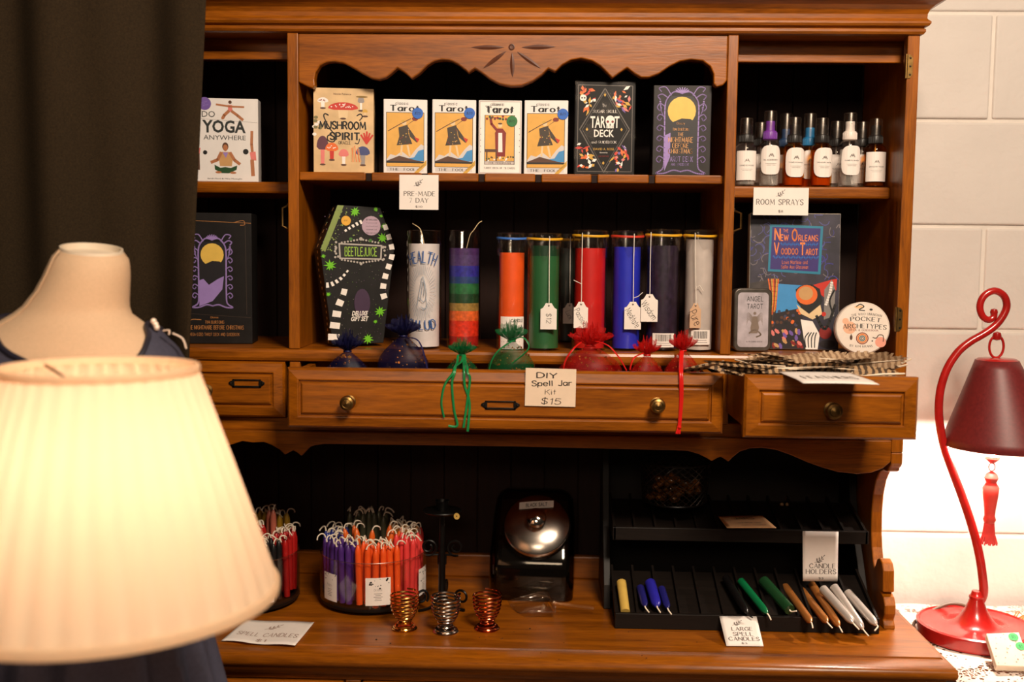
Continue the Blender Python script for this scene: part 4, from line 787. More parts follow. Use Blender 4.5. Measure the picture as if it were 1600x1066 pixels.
# ---------------------------------------------------------------- seven day candles in glass
random.seed(21)
GLASS = sheer('clear_glass', (255, 246, 236), 0, gloss=.03, rough=.06, fres=True)
FILM = sheer('cellophane', (255, 244, 232), 0, gloss=.14, rough=.13, fres=True)
WICK = mat('cotton_wick', (224, 196, 150), .8)
STRING = mat('white_string', (232, 222, 210), .8)
def wax(n, c, **k): return mat('wax_'+n, c, k.pop('rough', .42), var=k.pop('var', .1), scale=k.pop('scale', 40), **k)
def cyl_canvas(R, H, W=None):
    W = W or 2*R
    return Canvas(W, H, lambda x, z, k: ((R+k)*math.sin((x-W/2)/R), -(R+k)*math.cos((x-W/2)/R), z))
def glass_candle(name, label, pxc, R, pyt, pyb, waxes, wtop, band=None, behind=0.):
    # pyb: lowest pixel of the glass front
    f = PZ(pxc, pyb, ZB); Y = f.y+R+behind; X = P(pxc, 450, Y).x; H = P(pxc, pyt, Y-R*.2).z-ZB
    r = T(name, label, 'candle', (X, Y, ZB+.0002), group='seven day candles on the base shelf')
    zs = (P(pxc, wtop, Y-R).z-ZB); m_ = MB(); z = .004; ms = []
    for i, (m, fr) in enumerate(waxes):
        z1 = .004+(zs-.004)*fr; prof = ([(0, z), (R-.0035, z)] if i == 0 else [(R-.0035, z)])+[(R-.0035, z1)]
        if i == len(waxes)-1: prof += [(R-.006, z1-.001), (0, z1-.002)]
        m_.lathe(prof, 32, m=i); ms.append(m); z = z1
    m_.build('wax', ms, r)
    m_ = MB(); m_.lathe([(0, .0005), (R-.002, .0005), (R, .003), (R, H-.002), (R+.0006, H-.0008), (R-.0004, H), (R-.0022, H-.001), (R-.0022, H-.012)], 36); m_.build('glass_jar', GLASS, r)
    if band:
        zb_ = H-.0085; m_ = MB()
        N = 40; m_.tube([((R+.0012)*math.cos(2*PI*k/N), (R+.0012)*math.sin(2*PI*k/N), zb_+.0008*math.sin(4*PI*k/N+1)) for k in range(N)], .0013, 6, closed=True, flat=1.6); m_.build('rubber_band', band, r)
        def fn(u, v):
            a = 2*PI*u; z_ = H+.001-.030*v*(1+.35*math.sin(a*3+X*40)+.2*math.sin(a*7)); pinch = .0010+.0007*math.sin(a*11+X*99)*abs(v-.28)*2+.0004*math.sin(a*17+v*9)*v
            return ((R+pinch)*math.cos(a), (R+pinch)*math.sin(a), z_)
        m_ = MB(); m_.grid(fn, 72, 8, closed_u=True); m_.lathe([(R+.001, H+.0012), (R*.7, H+.002), (0, H+.0014)], 20); m_.build('plastic_wrap', FILM, r)
    return r, X, Y, R, H
def wick(r, pts, rad=.0007):
    m_ = MB(); m_.tube(smooth_pts(pts, k=5), rad, 6); m_.build('wick', WICK, r)
TAGM = mat('tag_card', (238, 228, 218), .7, var=.03); TAGT = mat('tag_card_tan', (206, 166, 132), .7, var=.03)
def price_tag(r, X, Y, R, H, px, py0, py1, wd, words, matl=TAGM, size=(.8, .35), rot=-1.0, strx=None, knot=None, name='price_tag'):
    # flat scalloped swing tag hung on a string in front of the glass; px centre, py0 shoulder top, py1 bottom
    yf = -R-.0035; top = P(px, py0, Y+yf); bot = P(px, py1, Y+yf); x = top.x-X; z1 = top.z-ZB; z0 = bot.z-ZB; w_ = wd/930/2
    pts = [(x-w_, z0), (x+w_, z0), (x+w_, z1-.010), (x+w_*.72, z1-.008), (x+w_*.5, z1-.0035), (x+w_*.36, z1), (x-w_*.36, z1), (x-w_*.5, z1-.0035), (x-w_*.72, z1-.008), (x-w_, z1-.010)]
    m_ = MB(); m_.prism(pts, yf-.0003, yf+.0003); t = m_.build(name, matl, r)
    m_ = MB(); m_.lathe([(.0012, 0), (.0016, .0003), (.0012, .0006)], 10, M=Matrix.Translation((x, yf-.0003, z1-.004)) @ Matrix.Rotation(PI/2, 4, 'X')); m_.build('eyelet', ink('eyelet', (90, 70, 60)), t)
    sx = x if strx is None else P(strx, 372, Y-R).x-X
    m_ = MB(); m_.tube(smooth_pts([(x, yf-.0008, z1-.004), (x+.0005, yf-.0002, z1+.006), ((x+sx)/2, -R-.0016, (z1+H-.008)/2), (sx, -R-.002, H-.004)], k=5), .0007, 5)
    if knot: kz = z1+knot[0]; m_.tube([(x, -R-.002, kz), (x+knot[1]*.5, -R-.004, kz+.003), (x+knot[1], -R-.004, kz+knot[2])], .0006, 5)
    m_.build('string', STRING, t)
    C = Canvas(2*w_, z1-z0, lambda a, b, k: (x-w_+a, yf-.0003-k, z0+b)); C.text(words, .5, .42, size[0], size[1], ink('pen', (40, 34, 36)), 'hand', rot=rot, thick=.9, thin=.7); C.done(t)
    return t
def barcode(r, X, Y, R, H, x0, x1, y0, y1, head=None, bars=True):
    a, c, d = P(x0, y1, Y-R), P(x1, y1, Y-R), P(x0, y0, Y-R); u0 = math.asin(max(-.97, (a.x-X)/R)); u1 = math.asin(min(.97, (c.x-X)/R)); W = (u1-u0)*R; h = d.z-a.z; z0 = a.z-ZB
    C = Canvas(W, h, lambda q, z, k: ((R+.0004+k)*math.sin(u0+q/R), -(R+.0004+k)*math.cos(u0+q/R), z0+z)); C.rect(0, 0, 1, 1, PAPER, n=10)
    if bars:
        x = .15
        while x < .85: w_ = random.choice((.012, .02, .03)); C.rect(x, .42, x+w_, .92, bk); x += w_+random.choice((.014, .022))
        for y, w2 in ((.3, .6), (.15, .7)): C.rect(.5-w2/2, y-.025, .5+w2/2, y+.025, I('grey'), n=6)
    if head:
        C.text(head, .68, .88, .5, .10, bk, bold=.02)
        for k in range(6): C.rect(.04, .72-k*.1, .9-.1*(k % 2), .735-k*.1, I('grey'), n=6)
    C.done(r, 'barcode_label', 'label_lettering')
WW = wax('white', (214, 206, 204)); YB_ = mat('yellow_rubber', (226, 168, 34), .5); RB_ = mat('red_rubber', (196, 52, 34), .5); BB_ = mat('blue_rubber', (60, 110, 190), .5)
# white prayer candle
q = glass_candle('glass_candle', 'white glass candle with blue arched lettering and praying hands', 662.5, .0295, 360, 546.5, [(WW, 1)], 381); r, X, Y, R, H = q
wick(r, [(0, 0, H-.024), (-.004, -.004, H-.004), (-.008, -.006, H+.004), (-.019, -.008, H+.011)])
C = cyl_canvas(R, H); bl = ink('labelblue', (36, 84, 150))
C.text('HEALTH', .5, .775, .92, .105, bl, 'serif', thick=2.1, thin=.8, arc=.9); C.text('SALUD', .5, .205, .86, .085, bl, 'serif', thick=2.1, thin=.8, arc=-.5)
pb = ink('palehand', (136, 152, 170))
for k in range(44):
    a = 2*PI*k/44; r0, r1 = .24, .40+.03*(k % 2); C.line([(.5+r0*math.cos(a), .49+r0*.58*math.sin(a)), (.5+r1*math.cos(a), .49+r1*.58*math.sin(a))], .008, pb)
for pts in ([(.36, .36), (.40, .44), (.45, .52), (.50, .60), (.53, .61)], [(.53, .61), (.58, .55), (.62, .48), (.61, .43)], [(.46, .42), (.50, .50), (.53, .58)], [(.61, .43), (.64, .38), (.58, .34), (.46, .36)], [(.40, .44), (.46, .42), (.55, .40), (.61, .43)], [(.55, .45), (.57, .52), (.555, .575)]): C.line(pts, .016, pb, curve=True)
C.done(r, 'label_print', 'lettering')
# rainbow candle
cols = [('r0', (150, 26, 20), .10), ('r1', (206, 48, 24), .26), ('r2', (214, 96, 40), .36), ('r3', (150, 120, 60), .44), ('r4', (24, 62, 34), .535), ('r5', (36, 100, 56), .64), ('r6', (34, 60, 110), .71), ('r7', (44, 44, 140), .82), ('r8', (72, 52, 100), .93), ('r9', (66, 40, 90), 1)]
q = glass_candle('glass_candle', 'rainbow layered glass candle with a long loose wick', 725, .029, 360, 545.5, [(wax(n, c, var=.3, scale=160), f) for n, c, f in cols], 388); r, X, Y, R, H = q
wick(r, [(.004, 0, H-.03), (.010, -.004, H-.008), (.016, -.004, H), (.024, -.002, H+.012), (.030, 0, H+.016)], .0006)
# orange
q = glass_candle('glass_candle', 'orange glass candle with a small white warning label', 799.5, .0245, 365, 547.5, [(wax('orange', (228, 84, 24)), 1)], 395, BB_)
barcode(*q, 782, 817, 495, 546, head='CANDLE', bars=False)
# green pair
q = glass_candle('glass_candle', 'deep green glass candle with a price tag of twelve dollars', 850, .0285, 366, 549, [(wax('green', (36, 92, 50)), .9), (wax('greendark', (14, 58, 34)), 1)], 384, YB_)
price_tag(*q, 857.5, 474, 515, 25, '$12', size=(.62, .24), rot=-1.6)
q = glass_candle('glass_candle', 'blackish green glass candle half hidden behind the deep green one', 884, .0285, 367, 536, [(wax('blackgreen', (22, 28, 20)), 1)], 388, YB_)
price_tag(*q, 890, 474, 506, 22, 'Luck', size=(.7, .26), rot=-1.2)
# red
q = glass_candle('glass_candle', 'red glass candle with a tag on white string', 921.5, .0292, 361, 549, [(wax('red', (190, 24, 20)), 1)], 388, YB_)
price_tag(*q, 908, 472, 513, 22, 'Passion', size=(1.3, .24), rot=-1.05, strx=910, knot=(.030, -.013, .006))
# blue
q = glass_candle('glass_candle', 'royal blue glass candle with a red rubber band', 979, .0262, 362, 549, [(wax('blue', (34, 44, 180)), 1)], 386, RB_)
price_tag(*q, 989, 472, 515, 26, 'Meditate', size=(1.25, .26), rot=-1.0, strx=991, knot=(.006, .016, .010))
# dark
q = glass_candle('glass_candle', 'purple black glass candle with yellow rubber band and barcode label', 1035, .0292, 360, 550, [(wax('darkviolet', (38, 26, 44), var=.5, scale=120), 1)], 384, YB_)
price_tag(*q, 1015, 460, 503, 26, 'Wisdom', size=(1.25, .26), rot=-.95, strx=1017)
barcode(*q, 1020, 1053, 521, 543)
# pale
q = glass_candle('glass_candle', 'pale grey glass candle with a tan tag at the end of the row', 1092, .0265, 361, 551, [(wax('pale', (190, 178, 170)), 1)], 374, YB_)
price_tag(*q, 1087, 474, 513, 17, 'Pure', TAGT, size=(1.4, .36), rot=-1.1, strx=1086, knot=(.026, .012, -.006))
barcode(*q, 1080, 1109, 516, 539)
# ---------------------------------------------------------------- room sprays
AMB = sheer('amber_glass', (255, 230, 200), 0, gloss=.03, rough=.05, fres=True, tint=(246, 200, 130))
LIQA = mat('amber_liquid', (180, 92, 26), .2, var=.1); LIQC = sheer('clear_liquid', (226, 220, 210), .28, rough=.1); LIQD = mat('dark_liquid', (96, 62, 26), .2)
FROST = sheer('frosted_cap', (255, 240, 225), 0, gloss=.06, rough=.3, fres=True)
CAPS = {k: mat('cap_'+k, c, .4) for k, c in dict(black=(26, 22, 20), purple=(112, 50, 150), blue=(26, 110, 160), white=(224, 212, 202), navy=(34, 60, 96)).items()}
def spray(pxc, pyt, cap, liq, lab, Y, label, R=.0182, rz=0.):
    X = P(pxc, 250, Y).x; H = P(pxc, pyt, Y).z-ZS
    r = T('spray_bottle', label, 'bottle', (X, Y, ZS+.0002), (0, 0, rz), group='room sprays on the upper right shelf')
    hb_ = .073 if lab != 'tall' else .079
    g = {'amber': AMB, 'dark': AMB}.get(liq, GLASS)
    m_ = MB(); m_.lathe([(0, .0006), (R-.002, .0003), (R, .003), (R, hb_-.010), (R*.92, hb_-.004), (R*.7, hb_), (R*.5, hb_+.002), (R*.48, hb_+.006)], 28); m_.build('glass_bottle', g, r)
    m_ = MB(); m_.lathe([(0, .0025), (R-.003, .003), (R-.0022, .005), (R-.0022, hb_-.014), (0, hb_-.014)], 24); m_.build('liquid', {'amber': LIQA, 'dark': LIQD}.get(liq, LIQC), r)
    m_ = MB(); z = hb_+.002; m_.lathe([(R*.62, z), (R*.64, z+.001), (R*.64, z+.0125), (R*.58, z+.014), (.0082, z+.015), (.0078, z+.024), (.0082, z+.025), (.0078, z+.031), (0, z+.032)], 24)
    for k in range(24): a = 2*PI*k/24; m_.box(R*.64*math.cos(a)-.0004, R*.64*math.cos(a)+.0004, R*.64*math.sin(a)-.0004, R*.64*math.sin(a)+.0004, z+.001, z+.0115)
    m_.lathe([(.0011, 0), (.0009, .003), (0, .0032)], 8, M=Matrix.Translation((0, -.0066, z+.028)) @ Matrix.Rotation(PI/2, 4, 'X')); m_.build('spray_head', CAPS[cap], r)
    zt_ = max(z+.036, H); m_ = MB(); m_.lathe([(R*.60, z+.0125), (R*.58, zt_-.002), (R*.54, zt_), (0, zt_)], 24); m_.build('overcap', FROST, r)
    m_ = MB(); m_.tube(smooth_pts([(0, 0, z), (.001, 0, .04), (.006, -.003, .006)], k=4), .0012, 6); m_.build('dip_tube', CAPS['white'], r)
    W = R*2.1; lo, hi = (.010, .060) if lab == 'rect' else ((.016, .066) if lab == 'oval' else (.020, .070)); h = hi-lo
    C = Canvas(W, h, lambda x, z_, k: ((R+.0004+k)*math.sin((x-W/2)/R), -(R+.0004+k)*math.cos((x-W/2)/R), lo+z_))
    if lab == 'rect': C.rect(0, 0, 1, 1, PAPER, n=10)
    else:
        N = 24; pw = .62; pts = [(.5+.5*abs(math.cos(2*PI*k/N))**pw*(1 if math.cos(2*PI*k/N) > 0 else -1), .5+.5*abs(math.sin(2*PI*k/N))**pw*(1 if math.sin(2*PI*k/N) > 0 else -1)) for k in range(N)]
        i_ = C.mi(PAPER); C.nl()
        top = sorted([p for p in pts if p[1] >= .5-1e-6]); bot = sorted([p for p in pts if p[1] <= .5+1e-6])
        for k in range(len(top)-1): C.art.add([C.fn(a*W, b*h, .0001) for a, b in (bot[k], bot[k+1], top[k+1], top[k])], [(0, 1, 2, 3)], i_)
    gk = ink('labelgrey', (120, 110, 104))
    C.ell(.5, .66, .05, gk, ry=.03, n=8); C.line([(.40, .62), (.46, .70), (.54, .71), (.60, .62)], .03, gk); C.line([(.38, .615), (.62, .615)], .015, gk)
    C.text(random.choice(('PATCHOULI', 'BLACKBERRY', 'SANDALWOOD', 'DRAGON MOON')), .5, .50, .66, .05, DKG, 'serif'); C.rect(.25, .37, .75, .378, gk, n=6); C.rect(.3, .32, .7, .328, gk, n=6)
    C.done(r, 'paper_label', 'lettering')
for a in ((1165, 185, 'black', 'clear', 'rect', .108, 'clear room spray with black head, hard against the divider'), (1202, 174, 'purple', 'clear', 'tall', .112, 'clear room spray with a purple head'),
          (1240, 184, 'black', 'amber', 'oval', .110, 'amber room spray with black head, in front of the blue heads'), (1283, 185, 'black', 'amber', 'oval', .108, 'amber room spray with black head, next to the white headed one'),
          (1326.5, 177, 'white', 'clear', 'tall', .110, 'clear room spray with a white head'), (1367, 186, 'black', 'dark', 'rect', .112, 'amber room spray with a square label, last by the side panel'),
          (1188, 192, 'black', 'clear', 'rect', .165, 'clear room spray half hidden behind the purple headed bottle'), (1227, 178, 'navy', 'amber', 'rect', .175, 'dark blue headed room spray standing at the back'), (1264, 178, 'blue', 'amber', 'oval', .152, 'bright blue headed amber room spray between two amber ones'),
          (1306, 190, 'black', 'clear', 'rect', .165, 'clear room spray with black head behind the white headed bottle'), (1346, 191, 'black', 'clear', 'rect', .160, 'clear room spray with black head behind the square labelled one')): spray(*a, rz=random.uniform(-.15, .15))
# ---------------------------------------------------------------- card signs on the shelf fronts
card_sign('shelf_sign', 'white card sign reading pre-made seven day, under the middle shelf', (624, 685, 273, 327.5), .0028, [('PRE-MADE', .51, .46, .80, .14), ('7 DAY', .5, .27, .50, .14), ('$10', .5, .085, .18, .07)], sprig=(.5, .79, .13))
card_sign('shelf_sign', 'white card sign about room sprays on the right cell shelf', (1176.5, 1262.5, 293, 336), .0838, [('ROOM SPRAYS', .48, .48, .86, .22), ('$8', .5, .14, .09, .1)], sprig=(.5, .82, .09))
r = card_sign('drawer_sign', 'hand lettered card with a fifteen dollar price, on the long drawer', (820, 899, 575.5, 634.5), DY-.0035, [('DIY', .42, .82, .42, .16, ink('marker', (48, 40, 38)), dict(font='hand', thick=1.6, thin=1.4)), ('Spell Jar', .52, .60, .80, .19, ink('marker', (48, 40, 38)), dict(font='hand', thick=1.6, thin=1.4, rot=.04)), ('Kit', .50, .38, .22, .14, ink('marker', (48, 40, 38)), dict(font='hand', thick=1., thin=.8)), ('$15', .52, .14, .40, .20, ink('marker', (48, 40, 38)), dict(font='hand', thick=1., thin=.9, shear=.15))], sprig=False, matl=mat('cream_card', (232, 206, 180), .7, var=.03))
r.rotation_euler[1] = .012
# feathers sign: card lying on the drawer edge, jutting out
zf = 1.2302; c4 = [PZ(1255, 598, zf), PZ(1369, 598, zf), PZ(1361, 582.5, zf), PZ(1248, 582, zf)]
r = T('drawer_sign', 'white card reading feathers, jutting flat over the short drawer', 'sign', c4[0]); ux = (c4[1]-c4[0]); W = ux.length; D = c4[3].y-c4[0].y
def fs_(u, v): return (u*W+(1-v)*0-.006*v, v*D, .0006+.012*max(0, .3-v)**2*-6*0-.0035*max(0, .25-v)/.25*(.4+u*.2)+.001*math.sin(u*3))
m_ = MB(); m_.grid(fs_, 12, 8); m_.build('card', PAPER, r, solid=.0005)
C = Canvas(W, D, lambda x, y, k: Vector(fs_(x/W, y/D))+Vector((0, 0, .0004+k))); C.text('FEATHERS', .50, .40, .74, .26, ink('sign_grey', (120, 110, 106)), 'serif'); C.done(r)
# ---------------------------------------------------------------- sheer pouches standing in the long drawer
random.seed(5)
GOLDDOT = mat('gold_foil', (214, 150, 84), .3, .9)
def pouch(label, pxc, pl, pr, pyn, pyt, Y, rgb, key, op):
    zb_ = 1.1436; X = P(pxc, 560, Y).x; R = (P(pr, 575, Y).x-P(pl, 575, Y).x)/2; zn = P(pxc, pyn, Y).z-zb_; zt_ = P(pxc, pyt, Y).z-zb_
    r = T('sheer_pouch', label, 'pouch', (X, Y, zb_), (0, 0, random.uniform(-.2, .2)), group='sheer drawstring pouches in the drawer')
    SY = min(.55, .030/R); ph = random.uniform(0, 6)
    def rad(t):   # t 0..1 bottom to neck
        return R*(.62+.38*math.sin(PI*min(1, t*1.5)*.5))*(1 if t < .62 else max(.12, math.cos((t-.62)/.38*1.46)))
    def fn(u, v):
        a = 2*PI*u; t = v; q = rad(t)*(1+.03*math.sin(a*5+ph)*t+.06*math.sin(a*9+ph*2)*max(0, t-.6)); return (q*math.cos(a), q*SY*math.sin(a), zn*t)
    m = sheer('organza_'+key, rgb, op, rough=.45, translucent=True) if 'organza_'+key not in MATS else MATS['organza_'+key]
    m_ = MB(); m_.grid(fn, 40, 22, closed_u=True); m_.add([fn(k/40, 0) for k in range(40)], [tuple(range(39, -1, -1))]); m_.build('bag', m, r)
    rn = rad(1.)
    Rf = max(.0155, R*.46); hf = zt_-zn
    def ruf(lay):
        ph2 = ph+lay*1.7
        def fr(u, v):
            a = 2*PI*u; w_ = (1+.30*math.sin(a*9+ph2)*v+.20*math.sin(a*17+ph2*2)*v); q = rn*.8+Rf*(1-.38*lay)*math.sin(v*PI*.55)*w_
            return (q*math.cos(a), q*.8*math.sin(a), zn+hf*(.55+.25*lay)*v**.8*(1+.25*math.sin(a*7+ph2)*v+.2*math.sin(a*13)*v)+hf*.12*v)
        return fr
    m2 = sheer('ruffle_'+key, rgb, min(.97, op+.22), rough=.45, translucent=True) if 'ruffle_'+key not in MATS else MATS['ruffle_'+key]
    m_ = MB(); [m_.grid(ruf(q_), 72, 6, closed_u=True) for q_ in (0, 1, 2)]; m_.build('ruffle', m2, r)
    sp = MB()
    for k in range(130):
        u, v = random.random(), random.uniform(.25, .95); c = Vector(fn(u, v)); nrm = Vector((c.x, c.y/SY/SY, 0)).normalized(); t1 = Vector((-nrm.y, nrm.x, 0)); q = random.uniform(.0008, .0018); c += nrm*.0005
        if k % 9 == 0: q *= 2.2
        a0 = random.random()*3; sp.add([c+t1*q*math.cos(a0+2*PI*j/5)+Vector((0, 0, q*math.sin(a0+2*PI*j/5))) for j in range(5)], [tuple(range(5))])
    o = sp.build('gold_dots', GOLDDOT, r); o['kind'] = 'stuff'
    v_ = MB(); v_.lathe([(0, .004), (R*.28, .005), (R*.28, zn*.42), (R*.16, zn*.5), (R*.16, zn*.58), (0, zn*.58)], 18); v_.build('vial', GLASS, r)
    v_ = MB(); v_.lathe([(0, .006), (R*.26, .007), (R*.26, zn*.3), (0, zn*.3)], 14); v_.build('herbs', mat('dried_herbs', (92, 66, 40), .8, var=.5, scale=300), r)
    m_ = MB(); m_.tube([((rn+.0012)*math.cos(2*PI*k/20), (rn*.8+.0012)*math.sin(2*PI*k/20), zn) for k in range(20)], .0016, 6, closed=True); m_.build('drawstring', MATS['ribbon_'+key], r)
    return r, X, Y, zb_, zn, R, SY
for k_, c_ in (('navy', (30, 28, 74)), ('green', (18, 122, 64)), ('red', (206, 26, 22))): mat('ribbon_'+k_, c_, .3, var=.1)
def ribbon(r, pts, key, rad=.0019): m_ = MB(); m_.tube(smooth_pts([Vector(p) for p in pts], k=5), rad, 6, flat=.45); m_.build('ribbon', MATS['ribbon_'+key], r, world=True)
NV, GN, RD = (22, 22, 70), (12, 116, 60), (206, 22, 18)
PY_ = -.058
q = pouch('small navy pouch with gold dots in front of the coffin box', 543, 508, 577, 549, 527, PY_, NV, 'navy', .52); 
q2 = pouch('taller navy pouch with gold dots in front of the white lettered candle', 630, 594, 674, 525, 503, PY_, NV, 'navy', .52)
ribbon(q2[0], [P(634, 528, PY_-.01), P(650, 530, PY_-.034), P(660, 545, PY_-.036), P(668, 577, PY_-.036)], 'navy')
q = pouch('small green pouch with ribbons trailing over the long drawer', 722, 693, 752, 555, 537, PY_, GN, 'green', .36)
for st in ([(205, 50), (165, 92), (112, 196), (95, 285), (108, 360)], [(178, 80), (148, 190), (158, 320), (174, 400), (130, 402)], [(205, 60), (212, 200), (236, 290), (226, 430)], [(212, 55), (238, 170), (222, 300), (206, 412)]):
    pp = [(660+x/3.2, 540+y/3.2) for x, y in st]; low = [q_ for q_ in pp if q_[1] > 590]; xm = pp[0][0]*.55+low[0][0]*.45
    ribbon(q[0], [P(pp[0][0], 555, PY_-.012), P(pp[0][0]*.7+xm*.3, 566, -.085), P(xm, 573, -.108), P(xm*.8+low[0][0]*.2, 583, DY-.003)]+[P(x, y, DY-.003) for x, y in low], 'green')
q = pouch('wide green pouch with its ribbon looped down both sides', 799, 762, 836, 533, 511, PY_, GN, 'green', .36)
ribbon(q[0], [P(806, 530, PY_-.012), P(782, 545, PY_-.034), P(770, 560, PY_-.036), P(764, 578, PY_-.034)], 'green'); ribbon(q[0], [P(800, 530, PY_-.012), P(818, 528, PY_-.03), P(826, 545, PY_-.036), P(800, 568, PY_-.038)], 'green')
q = pouch('wide red pouch standing behind the hand lettered card', 922, 880, 980, 540, 516, PY_, RD, 'red', .38)
ribbon(q[0], [P(910, 533, PY_-.012), P(896, 545, PY_-.034), P(884, 562, PY_-.036), P(880, 578, PY_-.034)], 'red'); ribbon(q[0], [P(925, 532, PY_-.012), P(950, 540, PY_-.032), P(968, 560, PY_-.036), P(979, 579, PY_-.03)], 'red')
q = pouch('low red pouch leaning on its taller red neighbour', 1011, 980, 1038, 555, 535, PY_, RD, 'red', .48)
ribbon(q[0], [P(1005, 552, PY_-.012), P(990, 560, PY_-.03), P(984, 578, PY_-.03)], 'red')
q = pouch('red pouch with a knotted double ribbon hanging down the long drawer', 1067, 1041, 1100, 548, 527, PY_+.002, RD, 'red', .5)
for dx in (-1.2, 1.6): ribbon(q[0], [P(1065+dx, 549, PY_-.012), P(1064+dx, 566, -.09), P(1064+dx, 584, DY-.0025), P(1064.5+dx, 620, DY-.003), P(1062+dx*.6, 660, DY-.003), P(1059+dx*1.5, 678, DY-.003)], 'red')
m_ = MB(); c = P(1062, 668, DY-.0035); m_.lathe([(0, -.003), (.0028, -.001), (.0028, .001), (0, .003)], 8, c=c); m_.build('ribbon_knot', MATS['ribbon_red'], q[0], world=True)
# ---------------------------------------------------------------- feathers in the short drawer
random.seed(8)
def feather_mat(name, ca, cb, sc):
    m = bpy.data.materials.new(name); m.use_nodes = True; nt = m.node_tree; b = nt.nodes['Principled BSDF']; b.inputs['Roughness'].default_value = .7
    tc = nt.nodes.new('ShaderNodeTexCoord'); wv = nt.nodes.new('ShaderNodeTexWave'); wv.inputs['Scale'].default_value = sc; wv.inputs['Distortion'].default_value = 2.5; wv.bands_direction = 'X'; wv.inputs['Detail Scale'].default_value = 3
    rp = nt.nodes.new('ShaderNodeValToRGB'); rp.color_ramp.elements[0].color = (*srgb(ca), 1); rp.color_ramp.elements[1].color = (*srgb(cb), 1); rp.color_ramp.elements[0].position = .35; rp.color_ramp.elements[1].position = .6
    nt.links.new(tc.outputs['Object'], wv.inputs[0]); nt.links.new(wv.outputs[0], rp.inputs[0]); nt.links.new(rp.outputs[0], b.inputs[0]); return m
FB = feather_mat('barred_feather', (66, 46, 28), (168, 134, 96), 30); FG = feather_mat('grey_feather', (134, 104, 76), (178, 148, 116), 34)
QUILL = mat('quill', (226, 206, 180), .5)
def feather_proto(L, wd, m, fuzz, label, group):
    r = T('feather', label, 'feather', (0, 0, 0), group=group); mb = MB(); N = 26
    for sg in (1, -1):
        for i in range(N):
            t = .12+.88*i/N; x = L*t; w_ = wd*math.sin(PI*min(1, (t-.08)/.92)**.75)**.7*random.uniform(1-fuzz, 1+fuzz); dx = L/N*random.uniform(.95, 1.5); sl = wd*.55
            z = .0006+.10*wd*math.sin(t*3); mb.add([(x, 0, z), (x+dx, 0, z), (x+dx+sl, sg*w_, z-.25*w_), (x+sl*.8, sg*w_*1.02, z-.22*w_)], [(0, 1, 2, 3) if sg > 0 else (3, 2, 1, 0)])
    mb.build('vane', m, r)
    q = MB(); q.tube([(0, 0, 0), (L*.3, 0, .0008), (L*.7, 0, .0008), (L, 0, 0)], [.0013, .001, .0006, .0002], 5); q.build('quill', QUILL, r); return r
lbB, lbG = 'dark barred feather in the pile filling the short drawer', 'fluffy grey brown feather in the pile filling the short drawer'
pB = feather_proto(.11, .010, FB, .12, lbB, 'barred feathers in the drawer'); pG = feather_proto(.075, .013, FG, .35, lbG, 'fluffy feathers in the drawer')
pS = feather_proto(.06, .008, FB, .2, lbB, 'x')
pS['label'] = 'barred feather spilling over the corner between the two open drawers'; pS['group'] = 'feathers spilling between the drawers'
def put_f(p, first, px, py, Y, rz, ry, rx=0, **k):
    c = P(px, py, Y); o = p if first else dup(p, **k); o.rotation_mode = 'QUATERNION'; o.rotation_quaternion = (Matrix.Rotation(rz, 3, 'Z') @ Matrix.Rotation(ry, 3, 'Y') @ Matrix.Rotation(rx, 3, 'X')).to_quaternion(); o.location = c
    return o
for k in range(34):
    px = random.uniform(1185, 1335); Y = random.uniform(-.15, -.08); rz = random.choice((PI, 0, PI*.9))+random.uniform(-.35, .35)
    put_f(pB, k == 0, px+(30 if abs(rz) > 1 else -30), random.uniform(568, 579)+(Y+.08)*-60, Y, rz, random.uniform(-.12, .12), random.uniform(-1.0, 1.0))
for k in range(8):
    put_f(pS, k == 0, random.uniform(1112, 1165), random.uniform(560, 574), random.uniform(-.128, -.105), random.choice((.35, 2.7, -.5, -.9))+random.uniform(-.3, .3), random.uniform(.05, .45), random.uniform(-.8, .8))
for k in range(22):
    put_f(pG, k == 0, random.uniform(1220, 1335), random.uniform(562, 572), random.uniform(-.13, -.07), random.uniform(-.3, .3)+random.choice((0, PI)), random.uniform(-.2, .1), random.uniform(-1.3, 1.3))
def quill_feather(px0, py0, px1, py1, Y0, Y1, label):
    a, b = P(px0, py0, Y0), P(px1, py1, Y1); r = T('quill_feather', label, 'feather', a); m_ = MB(); d = b-a
    m_.tube([a, a+d*.5+Vector((0, 0, .001)), b], [.0012, .0018, .0014], 6); m_.build('quill', QUILL, r, world=True)
    m_ = MB(); n_ = Vector((0, .6, .8))
    for k in range(16):
        t = -.6+.6*k/16; c = a+d*t
        for sg in (1, -1): w_ = .008*(1-abs(t+.25)); m_.add([c, c+d*.05, c-d*.06+n_*sg*w_, c-d*.1+n_*sg*w_], [(0, 1, 2, 3)])
    m_.build('vane', FG, r, world=True)
quill_feather(1388, 579, 1424, 561, -.10, -.11, 'pale quill sticking up highest past the hutch side'); quill_feather(1392, 578, 1418, 570, -.11, -.12, 'pale quill just below the highest one'); quill_feather(1345, 588, 1414, 584, -.16, -.17, 'long pale quill lying flat along the short drawer edge')
